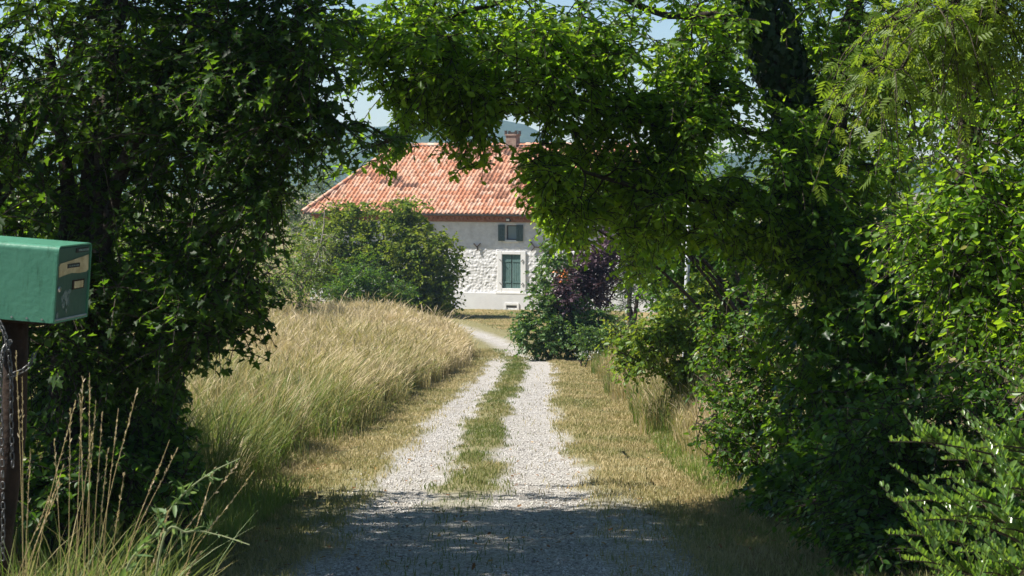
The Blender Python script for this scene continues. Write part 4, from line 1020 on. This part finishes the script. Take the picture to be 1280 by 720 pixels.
# ivy up the oak trunk
def ivy():
    rs = np.random.default_rng(9); sp = spline(np.array(trunk), 60)
    n = 3600; i = rs.integers(4, 44, n); c = sp[i] + (sp[i + 1] - sp[i]) * rs.random((n, 1))
    th = rs.random(n) * 6.28; rr = .22 + .10 * rs.random(n) - .001 * i
    nn = np.stack([np.cos(th), np.sin(th), .35 + 0 * th], -1)
    p = c + np.stack([np.cos(th), np.sin(th), 0 * th], -1) * rr[:, None]
    d = np.stack([rs.normal(size=n) * .5, rs.normal(size=n) * .5, -np.ones(n)], -1)
    o = leaf_mesh('ivy', 'maple', p, d, nn + rs.normal(size=(n, 3)) * .3, .06 + .04 * rs.random(n), rs.random(n), M['ivy'])
    tag(o, 'dark ivy wrapped around the leaning trunk of the oak', 'ivy')
ivy()
# ash: drooping feathered leaves at the top right corner
b = on_ground(5.6, 11.2)
plant('ash_tree', 'ash tree at the top right corner with drooping yellow-green feathered leaves', 'tree', b,
      [(np.array([b - [0, 0, .2], [5.7, 11.2, 0], [5.55, 11.2, 2.2], [5.6, 11.2, 5.0], [5.6, 11.2, 7.5]]), .16, .05),
       (np.array([[5.6, 11.2, 1.2], P(1480, -160, 11.1), P(1330, -110, 11), P(1230, -30, 10.9), P(1160, 40, 10.8), P(1110, 105, 10.7)]), .05, .01),
       (np.array([[5.6, 11.2, 1.6], P(1420, -220, 11), P(1270, -170, 10.9), P(1150, -110, 10.8), P(1060, -60, 10.7)]), .05, .01)],
      [B(1165, 32, 10.8, 70, 34, .5, 26), B(1105, 88, 10.7, 30, 20, .3, 9), B(1215, 5, 10.9, 60, 40, .5, 22), B(1250, -70, 10.9, 110, 50, .6, 30), B(1370, -60, 11, 110, 130, .9, 50), ((5.4, 11.2, 3.6), (1.6, 1.4, 1.6), 90), ((5.6, 11.2, 5.8), (1.7, 1.5, 1.5), 60)],
      'ash', 'ash', .115, 82, nt=4, tl=.30, nl=6, droop=1.0, jitter=.75)
# privet sprays in the bottom right corner
b = on_ground(2.3, 7.2)
rs = np.random.default_rng(77)
sprays = []
for tip, rt in (((1112, 552, 6.9), (1330, 600, 7.3)), ((1118, 628, 6.8), (1320, 660, 7.2)), ((1110, 668, 6.7), (1300, 720, 7.1)), ((1165, 598, 6.9), (1330, 640, 7.2)), ((1190, 645, 6.7), (1330, 690, 7)), ((1130, 700, 6.6), (1290, 760, 7)),
                ((1225, 560, 7), (1350, 590, 7.2)), ((1240, 565, 7.1), (1360, 600, 7.3)), ((1240, 610, 6.8), (1350, 650, 7)), ((1200, 690, 6.6), (1330, 740, 6.9)), ((1262, 490, 7.2), (1390, 540, 7.4)), ((1180, 730, 6.5), (1300, 790, 6.8)), ((1250, 660, 6.6), (1350, 720, 6.8)), ((1225, 715, 6.5), (1320, 770, 6.7)), ((1255, 700, 6.4), (1340, 780, 6.6)), ((1150, 650, 6.9), (1300, 690, 7.2)), ((1215, 625, 6.6), (1330, 690, 6.8)), ((1180, 575, 7.2), (1330, 620, 7.4))):
    t = P(*tip); r = P(*rt); sprays.append((np.array([r, (r * .6 + t * .4) + [0, 0, .035], (r * .25 + t * .75) + [0, 0, .03], t]), .006, .0018))
def privet():
    root = thing('privet_shrub', 'sunlit privet in the bottom right corner, shoots lined with paired glossy leaves', 'shrub', b)
    tb = Tubes(); lv = Leaves()
    for st in limbs_from(b, [s[0][0] for s in sprays], .014, .006, 18): tb.add(spline(st[0], 12) - b, np.linspace(st[1], st[2], 12), 6)
    shoots = []
    for pts, r0, r1 in sprays:
        sp = spline(pts, 24); tb.add(sp - b, np.linspace(r0, r1, 24), 5); shoots.append(sp)
        for k in range(7):      # side shoots
            i = rs.integers(3, 17); a = sp[i]; dr = unit(unit(sp[-1] - sp[0]) * .8 + rs.normal(size=3) * np.array([.5, .7, .16])); L = .12 + .16 * rs.random()
            q = np.array([a + dr * L * t + np.array([0, 0, .05 * t * t]) for t in np.linspace(0, 1, 12)])
            tb.add(q - b, np.linspace(.0025, .001, 12), 4); shoots.append(q)
    for sp in shoots:
        L = np.linalg.norm(sp[-1] - sp[0]); n = int(L / .024)
        for i in range(n + 1):
            t = (i + .5) / (n + 1); k = t * (len(sp) - 1); j = int(k); pos = sp[j] + (sp[min(j + 1, len(sp) - 1)] - sp[j]) * (k - j)
            tan = unit(sp[min(j + 1, len(sp) - 1)] - sp[max(j - 1, 0)]); side = unit(np.cross(tan, [0, 0, 1.]))
            size = (.050 - .026 * t) * (.65 + .55 * rs.random())
            for sg in (-1, 1):
                d = tan * .38 + side * sg * .42 + np.array([0, 0, .85]) + rs.normal(size=3) * .26
                nn = -tan * .35 - side * sg * .75 + np.array([0, -.5, .35]) + rs.normal(size=3) * .3
                lv.add((pos - b)[None], d[None], nn[None], np.array([size]), np.array([rs.random() * .7 + .3 * t]))
    tb.build('stem', M['twig'], root); lv.build('foliage', 'privet', M['privet'], root)
privet()

# big unseen trees, added above and behind the camera to block sky light
def big(name, label, X, D, h, blobs, seed):
    b = on_ground(X, D)
    plant(name, label, 'tree', b, [(np.array([b - [0, 0, .2], b + [.1, .05, h * .3], b + [.05, .2, h * .6], b + [.2, .1, h * .95]]), .26, .06)], blobs,
          'rhomb', 'hedge', .19, seed, nt=5, tl=.7, nl=8, gap=.2, twig_r=.006, br=.02, group='unseen trees added to block sky light')
big('added_canopy_tree', 'unseen spreading tree added on the right, its high boughs cutting sky light over the near drive', 5.6, 6.5, 9, [((3.6, 9.0, 7.0), (2.9, 4.0, 1.4), 150), ((5.0, 4, 7.2), (2.8, 4.5, 1.8), 110), ((2.6, 3.0, 7.6), (2.4, 4.0, 1.2), 70)], 101)
big('added_rear_tree', 'unseen broad tree added behind the camera on the left to cut sky light', -6.0, -9.5, 9, [((-6, -9.5, 4.2), (3.6, 2.6, 4.2), 200)], 102)
big('added_rear_tree', 'unseen broad tree added behind the camera on the right to cut sky light', 4.6, -10.5, 10, [((4.6, -10.5, 4.4), (3.8, 2.6, 4.6), 220)], 103)
big('added_rear_tree', 'unseen tall tree added straight behind the camera to cut sky light', -.6, -16, 11, [((-.6, -16, 4.8), (3.8, 2.6, 5.2), 220)], 104)
# ------------------------------------------------------------------ pole, mailbox, chain
M['galva'] = basic('weathered_pole_paint', G(.36,.38,.41), G(.56,.58,.61), 6, .5, .2, 30, .4)
b = on_ground((853 - 640) / F * 27.5, 27.5)
bm = bmesh.new()
tp = P(862.5, 225, 27.5) - b
add_tube(bm, [(0, 0, -.2), tuple(tp * .5), tuple(tp)], [.042, .037, .032], 10)
add_tube(bm, [tuple(tp), tuple(tp + np.array([.0, 0, .03]))], [.05, .042], 10)
o = obj('metal_pole', bm, M['galva'], None, True); o.location = b
tag(o, 'thin whitish metal pole rising out of the hedge right of the drive', 'pole')

M['box_green'] = basic('green_enamel', G(.055,.205,.128), G(.085,.26,.168), 3.5, .42, .08, 40, .45, lo=.3, hi=.7)
M['shaded_door_green'] = basic('shaded_green_enamel', G(.016,.06,.045), G(.028,.085,.066), 6, .4, .1, 30, .45)  # box green darkened to carry the shade on the door side
M['black'] = basic('black_rubber', G(.012,.013,.012), None, 5, .6)
M['label'] = basic('yellowed_paper', G(.30,.25,.13), G(.46,.40,.24), 18, .8, .3, 60, .2)
M['scuff'] = basic('chalky_scuff', G(.05,.10,.085), G(.16,.20,.19), 45, .8)
M['chrome'] = basic('worn_steel', G(.35,.35,.34), G(.5,.5,.49), 10, .35, metallic=.9, spec=.5)
M['post'] = basic('weathered_red_brown_wood', G(.016,.011,.008), G(.042,.026,.018), 9, .85, .8, 30, .2, bdist=.015)
nt = M['box_green'].node_tree; pb = next(n for n in nt.nodes if n.type == 'BSDF_PRINCIPLED'); src = pb.inputs['Base Color'].links[0].from_socket
tc = nt.nodes.new('ShaderNodeTexCoord'); mp = nd(nt, 'ShaderNodeMapping'); mp.inputs['Scale'].default_value = (16, 16, 2.2); nt.links.new(tc.outputs['Object'], mp.inputs[0])
ns = nd(nt, 'ShaderNodeTexNoise', Scale=2.0, Detail=8, Roughness=.75); nt.links.new(mp.outputs[0], ns.inputs['Vector'])
rs_ = ramp(nt, [(.36, G(.62,.66,.60)), (.48, G(1,1,1)), (.62, G(1,1,1)), (.74, G(1.25,1.2,1.15))], ns.outputs[0])
mxb = nt.nodes.new('ShaderNodeMix'); mxb.data_type = 'RGBA'; mxb.blend_type = 'MULTIPLY'; mxb.inputs[0].default_value = 1
nt.links.new(src, mxb.inputs[6]); nt.links.new(rs_.outputs[0], mxb.inputs[7])
ns2 = nd(nt, 'ShaderNodeTexNoise', Scale=22, Detail=8, Roughness=.8); nt.links.new(tc.outputs['Object'], ns2.inputs['Vector'])
rr_ = ramp(nt, [(.70, G(0,0,0)), (.76, G(1,1,1))], ns2.outputs[0])
mxr = nt.nodes.new('ShaderNodeMix'); mxr.data_type = 'RGBA'; mxr.inputs[7].default_value = (.10, .06, .035, 1)
nt.links.new(rr_.outputs[0], mxr.inputs[0]); nt.links.new(mxb.outputs[2], mxr.inputs[6]); nt.links.new(mxr.outputs[2], pb.inputs['Base Color'])
DC = 7.43
cor = P(76, 306, DC)                     # nearest top corner
yaw = math.atan2(.055, .35)                # the door looks across the drive
W, H, L = .345, .30, .46
bx = np.array([cor[0], cor[1], cor[2] - H])
g0 = gz(bx[0] - .3, bx[1] + .2)
mail = thing('mailbox', 'green metal mailbox with a worn sticker on its door, on a wooden post', 'mailbox', (bx[0] - math.sin(rad(4)) * (bx[2] - g0 + H), bx[1], g0), -yaw)
mail.rotation_euler = (0, rad(4), -yaw)          # the old post leans
z0 = bx[2] - g0
# local axes: x along the long side (negative away from the door), y along the door, z up
bm = bmesh.new()
r = .022; sec = []
def arc(cy, cz, a0, a1, n=6): return [(cy + r * math.cos(a0 + (a1 - a0) * i / n), cz + r * math.sin(a0 + (a1 - a0) * i / n)) for i in range(n + 1)]
loop = [(0, z0)] + arc(r, z0 + H - r, math.pi, math.pi / 2) + arc(W - r, z0 + H - r, math.pi / 2, 0) + [(W, z0)]
inn = [(min(max(y, .006), W - .006), max(z0 + .006, min(z, z0 + H - .006))) for y, z in loop]
def ring(x, pr): return [bm.verts.new((x, y, z)) for y, z in pr]
A, Bq, Cq, Dq = ring(-L, loop), ring(0, loop), ring(0, inn), ring(-.022, inn)
for r1, r2 in ((A, Bq), (Bq, Cq), (Cq, Dq)):
    n = len(r1)
    for i in range(n): bm.faces.new((r1[i], r1[(i + 1) % n], r2[(i + 1) % n], r2[i]))
bm.faces.new(A); bm.faces.new(Dq)
obj('box', bm, M['box_green'], mail, False)
for k in range(7):
    bm = bmesh.new(); add_tube(bm, [(-.05 - k * .062, -.002, z0 + .012), (-.05 - k * .062, .004, z0 + .012)], .004, 8)
    obj('rivet', bm, M['chrome'], mail)
bm = bmesh.new(); add_box(bm, -.021, -.006, .009, W - .009, z0 + .009, z0 + H - .010, .003)
door = obj('door', bm, M['shaded_door_green'], mail)
XF = -.0055
bm = bmesh.new(); add_tube(bm, [(-.004, .010, z0 + .0105), (-.004, W - .010, z0 + .0105)], .0045, 8); obj('hinge', bm, M['chrome'], door)
bm = bmesh.new(); add_box(bm, -.014, -.002, -.0025, -.0005, z0 + .002, z0 + H - .03, .0008); obj('seam', bm, M['box_green'], mail)
def flat(name, y0, y1, za, zb, mat, th=.002, parent=None, pts=None):
    bm = bmesh.new()
    pts = pts or [(y0, za), (y1, za), (y1, zb), (y0, zb)]
    f = [bm.verts.new((XF + th, y, z)) for y, z in pts]; g = [bm.verts.new((XF, y, z)) for y, z in pts]
    bm.faces.new(f); n = len(pts)
    for i in range(n): bm.faces.new((f[i], f[(i + 1) % n], g[(i + 1) % n], g[i]))
    return obj(name, bm, mat, parent or door)
def dy(u): return .006 + u * (W - .012)           # across the door, 0..1
def dz(v): return z0 + H - v * H                  # down the door, 0..1
flat('mail_slot', dy(.55), dy(.93), dz(.115), dz(.055), M['black'])
flat('nameplate', dy(.62), dy(.93), dz(.10), dz(.068), M['scuff'], .004)
st = [(dy(.05), dz(.27)), (dy(.08), dz(.235)), (dy(.5), dz(.20)), (dy(.95), dz(.155)), (dy(.97), dz(.36)), (dy(.9), dz(.385)), (dy(.7), dz(.39)), (dy(.45), dz(.375)), (dy(.3), dz(.385)), (dy(.07), dz(.41))]
s = flat('sticker', 0, 0, 0, 0, M['label'], .0025, None, st); s['label'] = 'torn yellowed sticker'
flat('name_strip', dy(.30), dy(.68), dz(.305), dz(.25), M['black'], .004, s)
bm = bmesh.new()
for k, (a, b_) in enumerate(((.34, .40), (.42, .45), (.47, .53), (.55, .64))): add_box(bm, XF + .004, XF + .0048, dy(a), dy(b_), dz(.288), dz(.270))
obj('print', bm, M['scuff'], s)
flat('paper_label', dy(.50), dy(.87), dz(.60), dz(.475), M['post'], .0022)
s2 = flat('paper_label', dy(.55), dy(.83), dz(.585), dz(.495), M['label'], .0035); s2['label'] = 'small pale yellow label'
rs = np.random.default_rng(41)
for cu, cv, ru, rv in ((.30, .66, .10, .07), (.38, .74, .07, .08), (.42, .62, .05, .045), (.27, .78, .05, .05), (.36, .86, .035, .04), (.10, .90, .035, .055), (.22, .70, .04, .05)):
    flat('scuff', 0, 0, 0, 0, M['scuff'], .0008 + .0006 * rs.random(), None, [(dy(cu + ru * math.cos(a) * k), dz(cv + rv * math.sin(a) * k)) for a, k in zip(np.linspace(0, 2 * math.pi, 13)[:-1], .55 + .6 * rs.random(12))])
bm = bmesh.new(); add_tube(bm, [(XF - .002, dy(.09), dz(.565)), (XF + .006, dy(.09), dz(.565))], .011, 14); lk = obj('lock', bm, M['chrome'], door, True)
bm = bmesh.new(); add_box(bm, XF + .0062, XF + .007, dy(.09) - .0015, dy(.09) + .0015, dz(.565) - .006, dz(.565) + .006); obj('keyhole', bm, M['black'], lk)
bm = bmesh.new()
rs = np.random.default_rng(12)
px_ = [(-.235 + .012 * math.sin(i * 1.3), .20 + .008 * math.cos(i), z) for i, z in enumerate(np.linspace(-.25, z0 - .002, 9))]
add_tube(bm, px_, [.047 + .006 * rs.random() for _ in px_], 14)
obj('post', bm, M['post'], mail, True)
bm = bmesh.new(); add_box(bm, -.40, -.06, .10, .28, z0 - .022, z0 - .001, .003); obj('bracket', bm, M['post'], mail)
# chain looped over the post
def chain():
    bm = bmesh.new()
    def link(c, ax, flip):
        ax = Vector(ax).normalized(); sd = ax.cross(Vector((.3, 1, 0) if flip else (1, -.3, .0))).normalized()
        pts = [Vector(c) + ax * (.013 * math.copysign(1, math.cos(t)) * .55 + .007 * math.cos(t)) + sd * (.0078 * math.sin(t)) for t in [k * math.pi / 6 for k in range(12)]]
        pts.append(pts[0]); add_tube(bm, pts, .0026, 6, False)
    k = 0
    for path in ([P(-2, 400, 7.42), P(8, 425, 7.40), P(14, 470, 7.40), P(14, 520, 7.40), P(16, 585, 7.41)], [P(12, 428, 7.42), P(4, 440, 7.40), P(0, 480, 7.40), P(2, 540, 7.40), P(4, 640, 7.40), P(3, 700, 7.4)], [P(12, 470, 7.43), P(22, 466, 7.44), P(36, 458, 7.46), P(44, 440, 7.5)]):
        L = sum(np.linalg.norm(path[i + 1] - path[i]) for i in range(len(path) - 1)); n = int(L / .0215); sp = spline(path, n + 1)
        for i in range(n): link((sp[i] + sp[i + 1]) / 2 - path0, sp[i + 1] - sp[i], k % 2); k += 1
    return bm
path0 = P(8, 425, 7.40)
M['chain'] = basic('dull_galvanised_steel', G(.06,.06,.06), G(.18,.18,.175), 40, .5, metallic=.8, spec=.4)
o = obj('chain', chain(), M['chain'], None, True); o.location = path0
tag(o, 'steel chain hanging down the post below the mailbox', 'chain')

# ------------------------------------------------------------------ tall grass and weeds in the near left corner
def tuft(label, base, n, tips, seed, mat, spread, hh):
    rs = np.random.default_rng(seed)
    root = thing('grass_tuft', label, 'grass', base, 0, 'grass tufts below the mailbox')
    X = base[0] + rs.normal(size=n) * spread[0]; D = base[1] + rs.normal(size=n) * spread[1]
    h = hh * (.3 + .7 * rs.random(n) ** 1.5); rnd = np.clip(rs.random(n) * .85, 0, 1)
    blades('blades', X, D, h, .0045 + .003 * rs.random(n), (.25, -.05), rnd, M['greengrass'], root, seed=seed, inv=base, curl=.55)
    # stalks with drooping seed heads
    for tip, off in tips:
        t = P(*tip); bs = np.array([base[0] + off[0], base[1] + off[1], 0]); bs[2] = gz(bs[0], bs[1])
        mid_ = bs + (t - bs) * np.array([.38, .5, .60]); 
        sp = spline(np.array([bs, mid_, t]), 14) - base
        tb = Tubes(); lv = Leaves(); tb.add(sp, np.linspace(.0018, .0008, 14), 4)
        st_o = tb.build('stalk', M['straw'], root)
        k = 26; i = rs.random(k) ** .8 * 3.6 + 9.3; j = i.astype(int); q = sp[j] + (sp[np.minimum(j + 1, 13)] - sp[j]) * (i - j)[:, None]
        d = unit(sp[-1] - sp[-3]) + rs.normal(size=(k, 3)) * .22
        lv.add(q, d, rs.normal(size=(k, 3)), .010 + .010 * rs.random(k), .5 + .4 * rs.random(k))
        lv.build('blossom_or_seed_head', 'lance', M['meadow'], st_o)  # grass seed heads near the stalk tip
    return root
M['straw'] = basic('straw_stalk', G(.26,.20,.08), G(.42,.33,.16), 6, .7)
def gpos(px, D): X = (px - 640) / F * D; return np.array([X, D, gz(X, D)])
tuft('pale bent grass at the bottom left corner, right under the mailbox post', gpos(20, 6.5), 900, [((95, 500, 6.5), (.0, 0)), ((28, 470, 6.6), (-.0, .1)), ((80, 580, 6.4), (-.05, 0)), ((75, 605, 6.4), (-.08, 0)), ((62, 620, 6.3), (-.1, 0)), ((38, 560, 6.5), (.02, 0)), ((20, 440, 6.6), (.03, 0))], 91, 'greengrass', (.16, .18), .95)
tuft('tall upright green grass with fine seed stalks, between mailbox and dark shrub', gpos(92, 6.7), 1000, [((104, 470, 6.7), (.0, 0)), ((112, 466, 6.8), (.04, .05)), ((120, 500, 6.7), (.02, 0)), ((128, 515, 6.7), (.05, 0)), ((148, 510, 6.8), (.07, 0)), ((172, 486, 6.7), (.02, 0)), ((135, 560, 6.6), (.06, 0)), ((88, 510, 6.7), (-.02, 0)), ((212, 550, 6.6), (.08, 0)), ((222, 560, 6.6), (.05, 0)), ((115, 540, 6.6), (-.02, 0)), ((68, 548, 6.7), (-.03, 0)), ((100, 492, 6.8), (.02, .1)), ((155, 592, 6.5), (.1, 0))], 92, 'greengrass', (.15, .2), 1.0)
tuft('low tangled grass at the bottom edge, right of the tall green tuft', gpos(190, 6.4), 650, [((300, 575, 6.4), (-.2, 0)), ((318, 588, 6.4), (-.12, 0)), ((268, 585, 6.5), (.02, 0)), ((250, 690, 6.3), (-.1, 0)), ((210, 640, 6.4), (-.1, 0))], 93, 'greengrass', (.16, .16), .66)
def weed(label, base, path, seed, nleaf=44, size=.075):
    rs = np.random.default_rng(seed); base = np.asarray(base)
    root = thing('weed_plant', label, 'weed', base)
    sp = spline(np.array(path), 40); tb = Tubes(); tb.add(sp - base, np.linspace(.0052, .0016, 40), 6)
    lv = Leaves()
    for i in range(nleaf):
        t = (i + 1) / (nleaf + 1); k = 6 + t * 33; j = int(k); q = sp[j]; tan = unit(sp[min(j + 1, 39)] - sp[j - 1])
        d = unit(rs.normal(size=3)) * .9 + tan * .45 + np.array([0, 0, -.45 * rs.random()])
        if i % 4 == 0 and t < .75:
            L = .07 * (1 - t * .5); br = np.array([q + unit(d) * L * s + np.array([0, 0, -.02 * s * s]) for s in np.linspace(0, 1, 6)])
            tb.add(br - base, np.linspace(.002, .001, 6), 4)
            for s in range(1, 6): lv.add((br[s] - base)[None], (unit(d) + rs.normal(size=3) * .6)[None], rs.normal(size=(1, 3)), np.array([size * .45]), rs.random(1))
        lv.add((q - base)[None], d[None], (rs.normal(size=3) * .5 + np.array([0, 0, .8]))[None], np.array([size * (1 - .72 * t) * (.6 + .6 * rs.random())]), rs.random(1))
    tb.build('stem', M['weedstem'], root); lv.build('foliage', 'lance', M['weed'], root)
M['weedstem'] = basic('weed_stem', G(.13,.17,.07), G(.24,.26,.13), 8, .6)
bw = gpos(105, 6.5)
weed('pale leafy weed leaning right across the bottom left corner', bw, [bw, P(150, 735, 6.5), P(190, 670, 6.45), P(225, 622, 6.4), P(262, 592, 6.4), P(300, 573, 6.4)], 94)
bw2 = gpos(165, 6.3)
weed('thin straggling weed reaching right above the shaded verge', bw2, [bw2, P(200, 690, 6.3), P(235, 665, 6.3), P(270, 668, 6.3), P(312, 681, 6.25)], 95, 26, .045)
# ------------------------------------------------------------------ light, air, camera
SUN_EL, SUN_AZ = rad(50), rad(-93)       # azimuth from +Y towards +X: the sun stands to the left
w = bpy.data.worlds.new('World'); scene.world = w; w.use_nodes = True
nt = w.node_tree; bg = nt.nodes['Background']
sky = nt.nodes.new('ShaderNodeTexSky'); sky.sky_type = 'NISHITA'; sky.sun_disc = False
sky.sun_elevation = SUN_EL; sky.sun_rotation = SUN_AZ; sky.altitude = 800; sky.air_density = .95; sky.dust_density = 0; sky.ozone_density = 3.2
nt.links.new(sky.outputs[0], bg.inputs[0]); bg.inputs[1].default_value = .062
sl = bpy.data.lights.new('sun', 'SUN'); sl.energy = 5.0; sl.angle = rad(.55); sl.color = (1, .95, .87)
so = bpy.data.objects.new('sun', sl); C.objects.link(so)
sd = Vector((math.sin(SUN_AZ) * math.cos(SUN_EL), math.cos(SUN_AZ) * math.cos(SUN_EL), math.sin(SUN_EL)))
so.rotation_euler = sd.to_track_quat('Z', 'Y').to_euler(); so.location = (-20, 10, 30)

HAZE = True
if HAZE:
    bm = bmesh.new(); add_box(bm, -2200, 2200, -400, 2050, -26, 52)
    m, nt, out = new_mat('haze_air')
    v = nd(nt, 'ShaderNodeVolumePrincipled', Density=.00027, Anisotropy=.2); v.inputs['Color'].default_value = (.5, .74, 1, 1)
    nt.links.new(v.outputs[0], out.inputs['Volume'])
    o = obj('haze', bm, m); tag(o, 'pale blue summer haze over the valley and the far hills', 'haze', kind='stuff')

cam = bpy.data.cameras.new('camera'); co = bpy.data.objects.new('camera', cam); C.objects.link(co)
cam.sensor_width = 36; cam.lens = F / 1280 * 36; cam.shift_y = -(360 - HY) / 1280
cam.clip_start = .1; cam.clip_end = 9000
co.location = (0, 0, 0); co.rotation_euler = (rad(90), 0, 0)
cam.dof.use_dof = True; cam.dof.focus_distance = 26; cam.dof.aperture_fstop = 16
scene.camera = co
vs_ = scene.view_settings; vs_.view_transform = 'Standard'; vs_.look = 'None'; vs_.exposure = 1.0; vs_.gamma = 1; vs_.use_curve_mapping = False
cy = scene.cycles
cy.max_bounces = 7; cy.diffuse_bounces = 4; cy.glossy_bounces = 2; cy.transmission_bounces = 4; cy.transparent_max_bounces = 4; cy.volume_bounces = 0
cy.use_denoising = True; cy.caustics_reflective = False; cy.caustics_refractive = False
